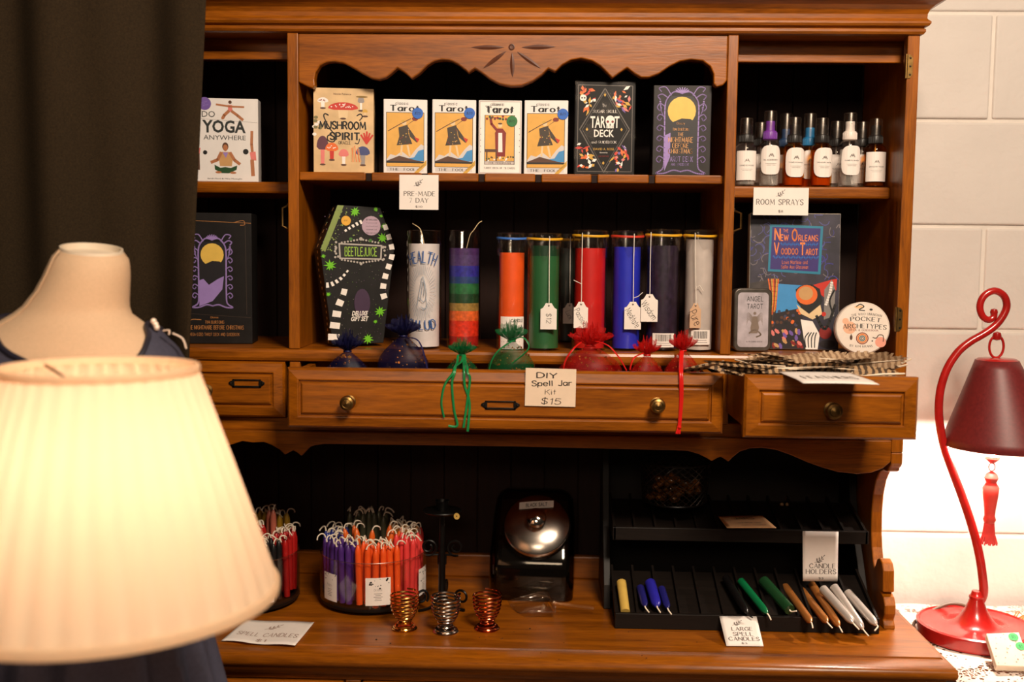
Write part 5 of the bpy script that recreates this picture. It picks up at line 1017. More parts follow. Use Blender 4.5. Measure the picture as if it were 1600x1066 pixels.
# ---------------------------------------------------------------- things on the worktop
random.seed(31)
ACR = sheer('clear_acrylic', (255, 244, 232), 0, gloss=.06, rough=.06, fres=True)
RIMM = sheer('acrylic_edge', (255, 240, 224), 0, gloss=.35, rough=.2, fres=True)
def ringpt(c, r_, a): return (c[0]+r_*math.cos(a), c[1]+r_*math.sin(a))
def carousel(cx_, cy_, label, div0, labs):
    r = T('clear_round_bin', label, 'bin', (cx_, cy_, CZ+.0003)); R = .094
    m_ = MB(); m_.lathe([(0, 0), (R*.8, 0), (R*.82, .004), (R*.98, .006), (R, .009), (R, .0115), (0, .0115)], 48); m_.build('turntable', WK, r)
    m_ = MB(); m_.lathe([(R-.0015, .0118), (R, .0125), (R, .092), (R-.001, .093), (R-.0025, .092), (R-.0025, .014)], 64, cap=False); m_.lathe([(.045, .0118), (.045, .105), (.0435, .105), (.0435, .014)], 40, cap=False); m_.build('wall', ACR, r); m_ = MB(); m_.tube([((R-.001)*math.cos(2*PI*k/64), (R-.001)*math.sin(2*PI*k/64), .0925) for k in range(64)], .0009, 5, closed=True); m_.build('rim', RIMM, r)
    for k in range(6):
        a = math.radians(div0+60*k); m_ = MB(); u = Vector((math.cos(a), math.sin(a), 0)); n_ = Vector((-u.y, u.x, 0))*.0009
        p = [u*.0455-n_, u*(R-.003)-n_, u*(R-.003)+n_, u*.0455+n_]; m_.add([q+Vector((0, 0, z)) for z in (.012, .091) for q in p], [(0, 1, 5, 4), (1, 2, 6, 5), (2, 3, 7, 6), (3, 0, 4, 7), (4, 5, 6, 7)]); m_.build('divider', ACR, r)
    for a0, wd, word in labs:
        a = math.radians(a0); W = wd; h = .048
        C = Canvas(W, h, lambda x, z, k: ((R+.0006+k)*math.cos(a+(x-W/2)/R), (R+.0006+k)*math.sin(a+(x-W/2)/R), .020+z)); C.rect(0, 0, 1, 1, PAPER, n=8)
        for k in range(16):
            x, y = random.uniform(.06, .94), random.uniform(.74, .97); q = random.uniform(.02, .045); aa = random.uniform(0, 3); C.ell(x, y-.22*(1 if abs(x-.5) < .25 and k % 3 == 0 else 0), q, bk, ry=q*random.uniform(.4, 1.2), n=random.choice((3, 4, 7)), rot=aa)
        C.text(word, .5, .56, .34, .09, ink('sign_grey', (120, 110, 106)), 'mono', thick=.8, thin=.7)
        for k, q in enumerate((.32, .22, .36, .24, .28)): C.rect(.5-q/2, .42-k*.06, .5+q/2, .435-k*.06, ink('sign_grey', (120, 110, 106)), n=3)
        C.done(r, 'paper_label', 'lettering')
    return r
CAND = {}
def cm(n, c): return mat('candle_'+n, c, .32, var=.08, spec=.5)
WKM = mat('candle_string', (236, 222, 200), .8)
def spell_mesh():
    m_ = MB(); R = .0056; m_.lathe([(0, 0), (R, .0005), (R, .088), (R*.93, .094), (R*.6, .100), (R*.28, .1035), (0, .1045)], 12); return m_
_cm = {}
def spell_candle(p, key, c, label, group, lean=(0, 0), L=1.):
    if key not in _cm:
        o = T('spell_candle', label, 'candle', p, group=group); m_ = spell_mesh(); b_ = m_.build('wax', cm(key, c), o)
        w_ = MB(); w_.tube(smooth_pts([(0, 0, .103), (.0015, 0, .1075), (.004, .001, .1105), (.0085, .003, .1105), (.012, .007, .107), (.012, .011, .102)], k=3), .0012, 5); w_.build('wick', WKM, o); _cm[key] = o
    else:
        o = dup(_cm[key], p, None, label, group)
    o.location = p; o.rotation_euler = (lean[0], lean[1], random.uniform(0, 6.3)) if lean == (0, 0) else (lean[0], lean[1], 0)
    return o
def fill(c, a0, a1, rs, key, col, label, group, dz=0., gap=.0124, lean=.0, jz=.009):
    for r_ in rs:
        n = max(1, int(math.radians(a1-a0)*r_/gap)); 
        for k in range(n):
            a = math.radians(a0)+math.radians(a1-a0)*(k+.5)/n; x, y = ringpt(c, r_, a)
            la = (random.uniform(-lean, lean)-lean*.5*math.sin(a), random.uniform(-lean, lean)+lean*.5*math.cos(a)) if lean else (random.uniform(-.03, .03), random.uniform(-.03, .03)) 
            o = spell_candle((x, y, CZ+.0125+dz+random.uniform(0, jz)), key, col, label, group, la)
            if not lean: o.rotation_euler[2] = random.uniform(0, 6.3)
C1 = (-.296, .102); d1 = -104
carousel(*C1, 'clear round compartment bin of bright spell candles beside the iron candlestick', d1, [(-133, .036, 'PURPLE'), (-76, .043, 'ORANGE'), (-14, .036, 'PINK')])
g = 'in the middle round bin'
fill(C1, -162, -106, (.083, .069, .055), 'purple', (74, 40, 116), 'purple spell candle in the front of the middle round bin', 'purple spell candles')
fill(C1, -102, -46, (.083, .069, .055), 'orange', (232, 84, 28), 'orange spell candle packed behind the front label of the middle bin', 'orange spell candles')
fill(C1, -42, 14, (.083, .069, .055), 'pink', (222, 62, 60), 'coral red spell candle in the end compartment beside the candlestick', 'coral spell candles', dz=.004)
fill(C1, 138, 194, (.083, .067), 'blue', (36, 48, 130), 'dark blue spell candle at the far end of the middle bin', 'blue spell candles')
fill(C1, 78, 134, (.083, .066), 'olive', (84, 84, 62), 'dull olive spell candle at the back of the middle bin', 'olive spell candles', dz=.018, jz=.012)
fill(C1, 18, 74, (.083, .066), 'amber', (176, 120, 50), 'amber spell candle at the back of the middle bin', 'amber spell candles', dz=.004)
for k, (a, r_, q) in enumerate(((-150, .030, 0), (-120, .034, 1), (-95, .030, 0), (-60, .034, 0), (170, .02, 1), (-30, .030, 0), (20, .02, 0))):
    x, y = ringpt(C1, r_, math.radians(a)); spell_candle((x, y, CZ+.0125+.020), 'tang', (214, 96, 30), 'deep orange spell candle standing loose in the hub of the middle bin', 'loose orange spell candles in the hub', ((-.10 if k % 2 else .04), (-.22, -.1, .06, .2, -.15, .24, .1)[k]))
C2 = (-.521, .085); d2 = -85
carousel(*C2, 'clear round compartment bin of dark spell candles partly behind the pleated lamp', d2, [(-57, .040, 'BLACK'), (-118, .040, 'BROWN')])
fill(C2, -82, -28, (.083, .069, .055), 'black', (24, 22, 22), 'black spell candle in the bin behind the pleated lamp', 'black spell candles')
fill(C2, -22, 32, (.083, .069, .055), 'red', (170, 26, 24), 'red spell candle behind the black ones', 'red spell candles', dz=.004)
fill(C2, 38, 92, (.083, .066), 'mustard', (170, 130, 34), 'mustard yellow spell candle at the back of the bin behind the lamp', 'mustard spell candles', dz=.022)
fill(C2, 18, 60, (.050,), 'rose', (190, 104, 84), 'dusty rose spell candle at the back of the bin behind the lamp', 'rose spell candles', dz=.036)
fill(C2, -140, -88, (.083, .069), 'tan', (186, 140, 92), 'tan spell candle low beside the pleated lamp', 'tan spell candles')
fill(C2, -40, 60, (.03,), 'red2', (176, 30, 26), 'red spell candle standing in the hub of the bin behind the lamp', 'red hub spell candles', dz=.016)
fill(C2, 200, 300, (.034,), 'steel', (84, 110, 140), 'steel blue spell candle in the hub of the bin behind the lamp', 'steel blue spell candles', dz=.034)
# spiral wire cups
def cup(label, px, py, rgb, key):
    c = PZ(px, py, CZ); c.y += .016; r = T('spiral_wire_cup', label, 'candle holder', (c.x, c.y, CZ+.0003), (0, 0, random.uniform(0, 6)), group='spiral wire cups')
    m = mat('wire_'+key, rgb, .18, 1., .05); pr = [(.0165, .0018), (.0185, .0030), (.0150, .0055), (.0105, .0105), (.0105, .0145), (.0140, .0195), (.0175, .025), (.0200, .031), (.0216, .037), (.0226, .043), (.0230, .049), (.0230, .055), (.0228, .0605)]
    pts = []; turns = 11.5; N = int(turns*26)
    for k in range(N+1):
        t = k/N*(len(pr)-1); i = min(int(t), len(pr)-2); f = t-i; q = pr[i][0]+(pr[i+1][0]-pr[i][0])*f; z = pr[i][1]+(pr[i+1][1]-pr[i][1])*f; a = 2*PI*turns*k/N; pts.append((q*math.cos(a), q*math.sin(a), z))
    m_ = MB(); m_.tube(pts, .00165, 7); m_.build('coil', m, r)
    m_ = MB(); m_.lathe([(.0205, 0), (.0212, .0012), (.0195, .0026), (.012, .0036), (.008, .0032), (0, .0028)], 32); m_.build('foot', m, r)
cup('gold spiral wire cup on the worktop', 630, 988, (226, 176, 96), 'gold'); cup('silver spiral wire cup between the gold and copper ones', 695, 993, (196, 184, 172), 'silver'); cup('copper spiral wire cup on the worktop', 760, 988, (214, 116, 76), 'copper')
# wrought iron candlestick
IRON = mat('wrought_iron', (20, 18, 17), .38, .6, .2, 120)
ys = .065; zc = P(691, 798, ys).z-CZ; sx = P(691, 800, ys).x
r = T('iron_candlestick', 'black wrought iron candlestick with scrolls behind the wire cups', 'candlestick', (sx, ys, CZ))
m_ = MB(); m_.lathe([(.0068, .018), (.0085, .022), (.0062, .028), (.0060, .060), (.0064, .085), (.0055, .11), (.0046, zc-.006)], 14); m_.build('stem', IRON, r)
m_ = MB(); m_.lathe([(.006, zc-.010), (.012, zc-.007), (.030, zc-.003), (.034, zc), (.033, zc+.0015), (.012, zc+.001)], 32); m_.build('drip_pan', IRON, r)
m_ = MB(); m_.lathe([(.010, zc+.001), (.0105, zc+.012), (.0125, zc+.018), (.0118, zc+.018), (.0095, zc+.010), (0, zc+.008)], 24); m_.build('candle_socket', IRON, r)
def spiral(cx_, cz_, r0, r1, a0, turns, sg, n=30): return [(cx_+sg*(r0+(r1-r0)*k/n)*math.cos(a0+2*PI*turns*k/n), 0, cz_+(r0+(r1-r0)*k/n)*math.sin(a0+2*PI*turns*k/n)) for k in range(n+1)]
zs_ = P(670, 855, ys).z-CZ
for sg in (-1, 1):
    pts = spiral(sg*.0235, zs_, .005, .0155, 2.2, 1.45, sg)+[(sg*.007, 0, zs_-.013), (sg*.006, 0, zs_-.03)]
    m_ = MB(); m_.tube(pts, .0022, 7); m_.build('upper_scroll', IRON, r)
for k, a in enumerate((PI+.62, -.45, -PI/2-.1, PI/2-.1)):
    pts = [(.006, 0, .05), (.008, 0, .022)]+[(x, 0, z) for x, _, z in spiral(.038, .028, .011, .013, 2.6, .15, 1, 4)][:0]+spiral(.040, .030, .0135, .006, 2.4, -1.25, 1, 22)
    pts2 = smooth_pts([(.004, 0, .022), (.02, 0, .006), (.036, 0, .003), (.046, 0, .0032)], k=5)
    M_ = Matrix.Rotation(a, 4, 'Z'); m_ = MB(); m_.tube([M_ @ Vector(q) for q in spiral(.040, .026, .0135, .006, 3.9, -1.3, 1, 24)], .0022, 7); m_.tube([M_ @ Vector(q) for q in pts2], .0026, 7); m_.build('scroll_foot', IRON, r)
lb_ = Canvas(.012, .006, lambda x, z, k: (.022+x*.9, -.0255-.2*x-k, zc-.006+z)); lb_.ell(.5, .5, .48, mat('gold_sticker', (196, 160, 84), .4)); lb_.ell(.5, .5, .1, bk); lb_.done(r, 'round_sticker')
# jar of black salt with a slanted lid
JY = .105; cj = P(829, 932, JY)
r = T('slanted_jar', 'dark glass jar with slanted chrome lid in the shade of the hutch', 'jar', (cj.x, JY, CZ+.0003), (0, 0, -.06))
W = .152; pr = [(0, 0), (-.004, .006), (-.006, .062), (.002, .082), (.066, .170), (.080, .181), (.106, .183), (.118, .172), (.120, .006), (.108, 0)]
def jring(z, yf, yb, hw, rd, n=5):
    o = []
    for x_, y_, a0 in ((hw-rd, yb-rd, 0), (-hw+rd, yb-rd, PI/2), (-hw+rd, yf+rd, PI), (hw-rd, yf+rd, 1.5*PI)): o += [(x_+rd*math.cos(a0+PI/2*k/n), y_+rd*math.sin(a0+PI/2*k/n), z) for k in range(n+1)]
    return o
jr = [(0, .006, .112, W/2-.008, .018), (.004, 0, .118, W/2-.001, .02), (.03, -.004, .12, W/2, .02), (.062, -.005, .12, W/2, .02), (.080, .002, .12, W/2, .021), (.11, .023, .12, W/2-.001, .022), (.14, .045, .12, W/2-.002, .024), (.166, .063, .119, W/2-.005, .024), (.178, .072, .115, W/2-.012, .02), (.184, .082, .108, W/2-.024, .012)]
v_ = [p for q in jr for p in jring(*q)]; n_ = len(v_)//len(jr); m_ = MB()
m_.add(v_, [(i*n_+k, i*n_+(k+1) % n_, (i+1)*n_+(k+1) % n_, (i+1)*n_+k) for i in range(len(jr)-1) for k in range(n_)]+[tuple(range(n_-1, -1, -1)), tuple((len(jr)-1)*n_+k for k in range(n_))], 0, True)
m_.build('glass_body', sheer('jar_glass', (255, 244, 230), 0, gloss=.05, rough=.08, fres=True, tint=(150, 140, 130)), r)
pr2 = [(.004, .004), (.002, .060), (.010, .078), (.030, .104), (.108, .106), (.106, .004)]
m_ = MB(); m_.prism(pr2, -W/2+.010, W/2-.010, plane='yz'); m_.build('black_salt', mat('black_salt', (16, 15, 15), .75, var=.6, scale=500), r, bevel=.012)
m_ = MB(); m_.prism([(.096, .1), (.110, .1), (.112, .170), (.104, .174), (.074, .168), (.036, .11)], -W/2+.016, W/2-.016, plane='yz'); m_.build('dark_lining', mat('jar_inside', (20, 17, 15), .6), r)
CHR = mat('worn_chrome', (190, 178, 166), .22, 1., .18, 30)
ang = math.radians(51); ML = Matrix.Translation((.008, .032, .130)) @ Matrix.Rotation(ang, 4, 'X')
m_ = MB(); Rl = .0615; m_.lathe([(Rl*.92, -.006), (Rl*.98, -.002), (Rl, .002), (Rl*.985, .006), (Rl*.93, .009), (Rl*.6, .015), (Rl*.3, .018), (0, .0185)], 48, M=ML); lid = m_.build('lid', CHR, r)
m_ = MB(); m_.lathe([(.006, .017), (.006, .024), (.014, .027), (.0185, .033), (.017, .040), (.010, .0445), (0, .0455)], 32, M=ML); m_.build('lid_knob', mat('chrome', (214, 204, 194), .1, 1., .04), lid)
C = Canvas(.062, .0155, lambda x, z, k: ML @ Vector((-.033+x, .024+z*.9+x*.10, .0165-((x-.028)**2)*1.2+k+.001))); C.rect(0, 0, 1, 1, PAPER, n=8); C.text('BLACK SALT', .5, .5, .62, .55, bk, 'mono', thick=1.8, thin=1.6); C.done(lid, 'paper_label', 'lettering')
# clear scoop
r = T('clear_scoop', 'small clear plastic scoop lying in front of the slanted jar', 'scoop', PZ(835, 958, CZ+.0005))
a, b, c, d = PZ(793, 948, CZ+.001), PZ(822, 966, CZ+.001), PZ(868, 967, CZ+.001), PZ(853, 942, CZ+.001)
up = Vector((0, 0, .024)); m_ = MB()
m_.grid(lambda u, v: tuple((a.lerp(b, u)).lerp(d.lerp(c, u), v)+Vector((0, 0, .010*(2*u-1)**2*(1-.2*v)+.004*v))), 10, 8)
m_.add([d+Vector((0, 0, .012)), c+Vector((0, 0, .012)), c+up*.9, d+up, a+up*.25, b+up*.25], [(0, 1, 2, 3)])
for p, q in ((a, d), (b, c)): m_.add([p+Vector((0, 0, .010)), q+Vector((0, 0, .010)), q+up, p+up*.45], [(0, 1, 2, 3)])
PLA = sheer('scoop_plastic', (255, 240, 224), 0, gloss=.12, rough=.15, fres=True); m_.build('pan', PLA, r, world=True, solid=.0012)
h0 = (c+d)/2+Vector((.004, 0, .014)); h1 = PZ(928, 951, CZ+.012)
m_ = MB(); m_.tube([h0, h0.lerp(h1, .3), h0.lerp(h1, .8), h1], [.0042, .0048, .0052, .0045], 8); m_.build('handle', PLA, r, world=True)
# crumbs
random.seed(4); m_ = MB()
for px, py in ((749, 997), (759, 1000), (785, 998), (783, 999), (803, 988), (845, 1021), (828, 983), (610, 1006), (1006, 970), (1089, 1004), (1010, 1029), (1003, 1025), (873, 1031), (881, 1005), (982, 988), (588, 1000), (700, 985)):
    c = PZ(px, py, CZ); s_ = random.uniform(.0007, .0017); m_.lathe([(0, 0), (s_, .0003), (s_*.8, s_*.7), (0, s_)], 6, c=c)
tag(m_.build('salt_crumbs', mat('crumb', (30, 22, 18), .8), loc=None), 'dark crumbs of salt scattered on the polished worktop', 'crumbs', kind='stuff')
# paper sign lying on the worktop, wavy edged
def quad_card(name, label, q, lines, sprig, m=PAPER, wave=0., cat='sign', inkm=None, nu=10, thick=.0006):
    q = [Vector(p) for p in q]; r = T(name, label, cat, (q[0]+q[1])/2); n_ = (q[1]-q[0]).cross(q[3]-q[0]).normalized()
    f = lambda u, v: q[0].lerp(q[1], u).lerp(q[3].lerp(q[2], u), v)+n_*(wave*(math.sin(u*9+v*2)*.5+.5)*(1-.6*v)+.0004)
    m_ = MB(); m_.grid(lambda u, v: f(u, v), nu, 8); m_.build('card', m, r, world=True, solid=thick)
    W = (q[1]-q[0]).length; H = (q[3]-q[0]).length; I_ = ROOT[r.name].inverted()
    C = Canvas(W, H, lambda x, z, k: I_ @ (f(x/W, z/H)+n_*(thick*.5+k+.0002))); G2 = inkm or ink('sign_grey', (120, 110, 106))
    if sprig: leaf_sprig(C, *sprig, G2)
    for ln in lines: C.text(*ln[:5], G2, **(ln[5] if len(ln) > 5 else dict(font='serif')))
    C.done(r); return r
quad_card('paper_sign', 'creased white paper sign about spell candles lying flat on the worktop', [PZ(346, 1003, CZ+.001), PZ(461, 1011, CZ+.001), PZ(491, 973, CZ+.001), PZ(385, 970, CZ+.001)], [('SPELL CANDLES', .52, .36, .84, .16), ('$1', .5, .13, .14, .12)], (.52, .72, .12), wave=.0025, inkm=ink('faded', (176, 150, 138)), nu=24)
# ---------------------------------------------------------------- black stepped rack
rk = T('stepped_rack', 'black wooden two tier display rack of narrow lanes on the worktop', 'rack', (.347, .09, CZ+.0003))
def rb(name, *boxes, bevel=.001):
    m_ = MB()
    for q in boxes: m_.box(*q)
    return m_.build(name, WK, rk, world=True, bevel=bevel)
x0, x1 = .1275, .5635; z0 = CZ+.0004
sp = [(.075, z0), (.085, z0+.04), (.11, z0+.08), (.145, z0+.13), (.17, z0+.19), (.185, z0+.272), (.245, z0+.272), (.245, z0)]
for a in (x0-.013, x1): m_ = MB(); m_.prism(sp, a, a+.012, plane='yz'); m_.build('side_panel', WK, rk, world=True, bevel=.001)
rb('back_panel', (x0, x1, .24, .246, z0, z0+.272))
def tray(yf, zf, zl, depth, rise, nl=12, xa=x0, xb=x1, nm='tray'):
    rb('tray_front', (xa, xb, yf, yf+.008, zf, zf+zl)); zt0 = zf+zl*.55; sl = lambda y: zt0+rise*(y-yf)/depth
    m_ = MB(); m_.prism([(yf+.008, sl(yf+.008)-.006), (yf+depth, sl(yf+depth)-.006), (yf+depth, sl(yf+depth)), (yf+.008, sl(yf+.008))], xa, xb, plane='yz'); m_.build('tray_floor', WK, rk, world=True)
    if nm == 'low': rb('tray_base', (xa, xb, yf+.008, .235, zf, zf+.006))
    for k in range(nl+1):
        x = xa+(xb-xa-.004)*k/nl; m_ = MB(); m_.prism([(yf+.0075, sl(yf)-.002), (yf+depth, sl(yf+depth)-.002), (yf+depth, sl(yf+depth)+.011), (yf+.0075, zf+zl)], x, x+.004, plane='yz'); m_.build('lane_divider', WK, rk, world=True)
    return sl
slo = tray(-.022, z0, .026, .13, .045, nm='low')
zu = P(965.6, 844, .055).z; sup = tray(.055, zu, .0225, .13, .030, nm='up')
rb('tray_end', (x0-.001, x0+.005, .055, .19, zu, zu+.0225), (x1-.005, x1+.001, .055, .19, zu, zu+.0225))
# tapers: front tip pixel and back pixel
def taper(label, tip, back, yt, yb, rad, key, c, wick_=True, blunt=False, group=None, dark=False, wv=None):
    a, b = P(*tip, yt), P(*back, yb); d = (b-a); L = d.length; d.normalize(); r = T('taper_candle', label, 'candle', a, group=group)
    m_ = MB(); ps = [(0, rad*.35), (.003, rad*.6), (.008, rad*.9), (.014, rad), (L*.5, rad*1.03), (L, rad*1.06)] if not blunt else [(0, rad*.95), (.003, rad), (L*.5, rad), (L, rad*1.03)]
    m_.tube([a+d*t for t, _ in ps], [q for _, q in ps], 14); m_.build('wax', mat('taper_'+key, c, .25, var=.06, metal=(.35 if key in ('silver', 'copper') else 0)), r, world=True)
    if wick_: m_ = MB(); e = wv or (random.uniform(-.003, .006), -.004, -.005); m_.tube(smooth_pts([a+d*.001, a-d*.005, a-d*.008+Vector(e)], k=4), .0012, 6); m_.build('wick', BLACK if dark else WKM, r, world=True)
Z3 = lambda x, y: (930+x/3.23, 690+y/3.23)
gt = 'tapers on the lower tier of the rack'
taper('pale yellow blunt taper in the end lane of the rack', Z3(152, 862), Z3(132, 712), -.011, .055, .0082, 'yellow', (206, 170, 84), False, True, gt)
taper('dark blue taper, first of three, next to the yellow one', Z3(252, 832), Z3(228, 740), -.010, .05, .0066, 'navy', (34, 32, 104), group=gt)
taper('bright blue taper, middle of the three blue ones', Z3(312, 832), Z3(278, 715), -.010, .06, .0088, 'blue', (44, 40, 160), group=gt, wv=(.004, -.006, -.004))
taper('dark blue taper, last of three, beside the empty lanes', Z3(366, 842), Z3(335, 745), -.010, .05, .0062, 'navy', (34, 32, 104), group=gt)
taper('black taper with a dark wick above the large card', Z3(765, 865), Z3(660, 690), -.028, .07, .0066, 'black', (18, 16, 16), group=gt, dark=True, wv=(.006, -.004, -.002))
taper('bright green taper pointing over the rack edge', Z3(868, 868), Z3(735, 705), -.030, .055, .0062, 'green', (14, 104, 60), group=gt)
taper('thick dark green blunt taper', Z3(982, 850), Z3(850, 705), -.026, .05, .0094, 'dkgreen', (26, 62, 34), True, True, gt, wv=(.006, -.003, .004))
for k, (t, b, w_) in enumerate(((Z3(1088, 912), Z3(960, 735), 'copper brown taper nearest the dark green one'), (Z3(1170, 912), Z3(1035, 745), 'copper brown taper in the middle of its three'), (Z3(1230, 932), Z3(1095, 725), 'copper brown taper touching the silver ones'))): taper(w_, t, b, -.052, .08, .0068, 'copper', (176, 112, 56), group=gt)
for k, (t, b, w_) in enumerate(((Z3(1300, 915), Z3(1150, 745), 'silver taper touching the copper ones'), (Z3(1350, 945), Z3(1205, 735), 'silver taper in the middle of its three'), (Z3(1418, 925), Z3(1275, 765), 'silver taper in the last lane by the bracket'))): taper(w_, t, b, -.052, .03, .0072, 'silver', (196, 186, 178), group=gt, wv=(-.008, -.004, -.004) if k == 2 else None)
# wire mesh basket of stones, upper tier
bx, by = P(1053, 800, .125).x, .125; bz = sup(.185)+.012; zr = P(1050, 729, .07).z-bz
r = T('wire_basket', 'black wire mesh basket of tumbled stones on the upper tier', 'basket', (bx, by, bz)); R0, R1 = .056, .063
for nm, q, z in (('rim', R1, zr), ('base_ring', R0, .001)): m_ = MB(); m_.tube([(q*math.cos(2*PI*k/40), q*math.sin(2*PI*k/40), z) for k in range(40)], .0018, 6, closed=True); m_.build(nm, IRON, r)
m_ = MB()
for k in range(26):
    for sg in (1, -1): m_.tube([((R0+(R1-R0)*t/8)*math.cos(2*PI*k/26+sg*t/8*1.5), (R0+(R1-R0)*t/8)*math.sin(2*PI*k/26+sg*t/8*1.5), .001+(zr-.001)*t/8) for t in range(9)], .0008, 4)
o = m_.build('wire_mesh', mat('mesh_wire', (52, 46, 42), .35, .8), r); m_ = MB(); m_.lathe([(0, 0), (R0, 0), (R0, .001), (0, .001)], 30); m_.build('base', IRON, r)
random.seed(9); prs = []
STN = mat('tiger_stone', (124, 78, 34), .12, var=.75, scale=90, coat=.5)
for k in range(46):
    a = random.uniform(0, 6.28); q = .046*math.sqrt(random.random()); z = .006+random.choice((0, .010, .020, .028))*(1 if q < .04 else .9)
    if k < 3:
        m_ = MB(); s_ = [random.uniform(.8, 1.2) for _ in range(3)]; m_.lathe([(0, -.0065), (.004, -.0052), (.0066, -.0018), (.0068, .0018), (.0042, .005), (0, .006)], 10, sx=s_[0]*1.3, sy=s_[1]); o = m_.build('tumbled_stone', STN); prs.append(o)
    else: o = prs[k % 3].copy(); COL.objects.link(o)
    o.location = (bx+q*math.cos(a), by+q*math.sin(a), bz+z+.003); o.rotation_euler = (random.uniform(-.5, .5), random.uniform(-.5, .5), random.uniform(0, 6))
    tag(o, 'glossy brown tumbled stone inside the black wire basket', 'stone', 'tumbled stones in the basket')
for k, (px, py) in enumerate(((1221.5, 788), (1230, 790.5))):
    c = P(px, py, .165); m_ = MB(); m_.lathe([(0, -.0035), (.003, -.002), (.0038, 0), (.003, .002), (0, .0035)], 12); o = m_.build('bead', mat('tan_bead', (150, 110, 74), .4), loc=(c.x, c.y, sup(.165)+.004)); tag(o, ['small tan bead on the upper tier, nearer the basket', 'small tan bead on the upper tier, nearer the bracket'][k], 'bead')
zc_ = sup(.10)+.0115
quad_card('rack_sign', 'brown kraft card about jars lying on the upper tier', [PZ(1136, 825.5, zc_), PZ(1213, 825.5, zc_), PZ(1190, 805.5, zc_), PZ(1122, 807.5, zc_)], [('JARS', .52, .76, .46, .22, dict(font='deco')), ('one dollar each', .56, .40, .5, .10, dict(font='hand')), ('corks included', .6, .22, .5, .10, dict(font='hand'))], None, m=mat('kraft_card', (176, 130, 86), .8, var=.08), inkm=ink('kraftink', (60, 38, 24)))
a = P(1254.3, 908, .0535); b = P(1308.5, 908.5, .0535); c = P(1310, 831, .0535); d = P(1254, 830, .0535)
quad_card('rack_sign', 'tall white card about candle holders taped to the upper tier', [a, b, c, d], [('CANDLE', .55, .31, .74, .10), ('HOLDERS', .52, .195, .88, .10), ('$3', .52, .06, .14, .05)], (.50, .46, .17))
quad_card('rack_sign', 'white card about large spell candles leaning below the lower tier', [PZ(1135, 1010, CZ+.001), PZ(1193, 1010.5, CZ+.001), P(1182, 963.7, -.0245), P(1124, 963.7, -.0245)], [('LARGE', .52, .56, .56, .13), ('SPELL', .52, .39, .54, .13), ('CANDLES', .52, .23, .84, .13), ('$3', .5, .08, .16, .06)], (.45, .78, .16))
# ---------------------------------------------------------------- side table with lace, red lamp
LX, LY, TZ = .760, .075, .745
random.seed(2)
RED = mat('red_enamel', (176, 30, 26), .25, var=.25, scale=25, coat=.4)
tb = T('side_table', 'small wooden side table beside the cabinet, hidden under lace', 'table', (.95, -.02, 0))
m_ = MB(); m_.box(.672, 1.25, -.30, .235, TZ-.028, TZ-.002); m_.build('tabletop', WX, tb, world=True, bevel=.006)
for x in (.70, 1.2):
    for y in (-.27, .20): m_ = MB(); m_.lathe([(.016, 0), (.02, .3), (.017, .5), (.022, TZ-.028)], 14, c=(x, y, 0)); m_.build('leg', WZ, tb, world=True)
def lace_mat():
    m = bpy.data.materials.new('white_lace'); m.use_nodes = True; nt = m.node_tree; b = nt.nodes['Principled BSDF']; b.inputs['Base Color'].default_value = (*srgb((232, 218, 206)), 1); b.inputs['Roughness'].default_value = .8
    out = nt.nodes['Material Output']; tc = nt.nodes.new('ShaderNodeTexCoord'); v = nt.nodes.new('ShaderNodeTexVoronoi'); v.feature = 'DISTANCE_TO_EDGE'; v.inputs['Scale'].default_value = 130
    nt.links.new(tc.outputs['Object'], v.inputs[0]); v2 = nt.nodes.new('ShaderNodeTexNoise'); v2.inputs['Scale'].default_value = 22; nt.links.new(tc.outputs['Object'], v2.inputs[0])
    mr = nt.nodes.new('ShaderNodeMapRange'); mr.inputs[1].default_value = .42; mr.inputs[2].default_value = .58; mr.inputs[3].default_value = .10; mr.inputs[4].default_value = .34; nt.links.new(v2.outputs[0], mr.inputs[0])
    lt = nt.nodes.new('ShaderNodeMath'); lt.operation = 'LESS_THAN'; nt.links.new(v.outputs[0], lt.inputs[0]); nt.links.new(mr.outputs[0], lt.inputs[1])
    tr = nt.nodes.new('ShaderNodeBsdfTransparent'); mx = nt.nodes.new('ShaderNodeMixShader'); nt.links.new(lt.outputs[0], mx.inputs[0]); nt.links.new(tr.outputs[0], mx.inputs[1]); nt.links.new(b.outputs[0], mx.inputs[2]); nt.links.new(mx.outputs[0], out.inputs[0]); return m
m_ = MB(); LC = lace_mat()
def lf(u, v):
    x = .660+u*.60; y = -.34+v*.585; z = TZ+.0012+.0012*math.sin(x*60)*math.sin(y*47)
    if x < .672: z -= (.672-x)*.8
    if y < -.30: z -= (-.30-y)*1.6
    return (x, y, z)
m_.grid(lf, 60, 60); tag(m_.build('lace_cloth', LC), 'white lace cloth spread under the red lamp', 'cloth')
lamp = T('red_table_lamp', 'red lamp with a curled arm, dark red shade and hanging tassel, on the lace cloth', 'lamp', (LX, LY, TZ+.003))
R = .097
m_ = MB(); m_.lathe([(0, 0), (R*.99, 0), (R, .003), (R*.985, .014), (R, .018), (R*.995, .022), (R*.95, .024), (R*.93, .021), (R*.8, .018), (R*.45, .020), (.034, .026), (.025, .036), (.018, .048), (.0135, .060), (.0115, .066), (.0125, .068), (.0125, .071), (.0095, .074), (.008, .080), (0, .080)], 48); m_.build('base', RED, lamp)
sp = [(1534, 955), (1536, 930), (1535, 900), (1529, 862), (1518, 820), (1503, 775), (1488, 735), (1475, 697), (1468, 660), (1467, 630), (1471, 602), (1481, 574), (1497, 550), (1516, 534), (1537, 522), (1555, 509), (1567, 494), (1573, 478), (1569, 463), (1557, 455), (1545, 457), (1535, 466), (1531, 480), (1535, 494), (1544, 500), (1552, 496), (1553, 488)]
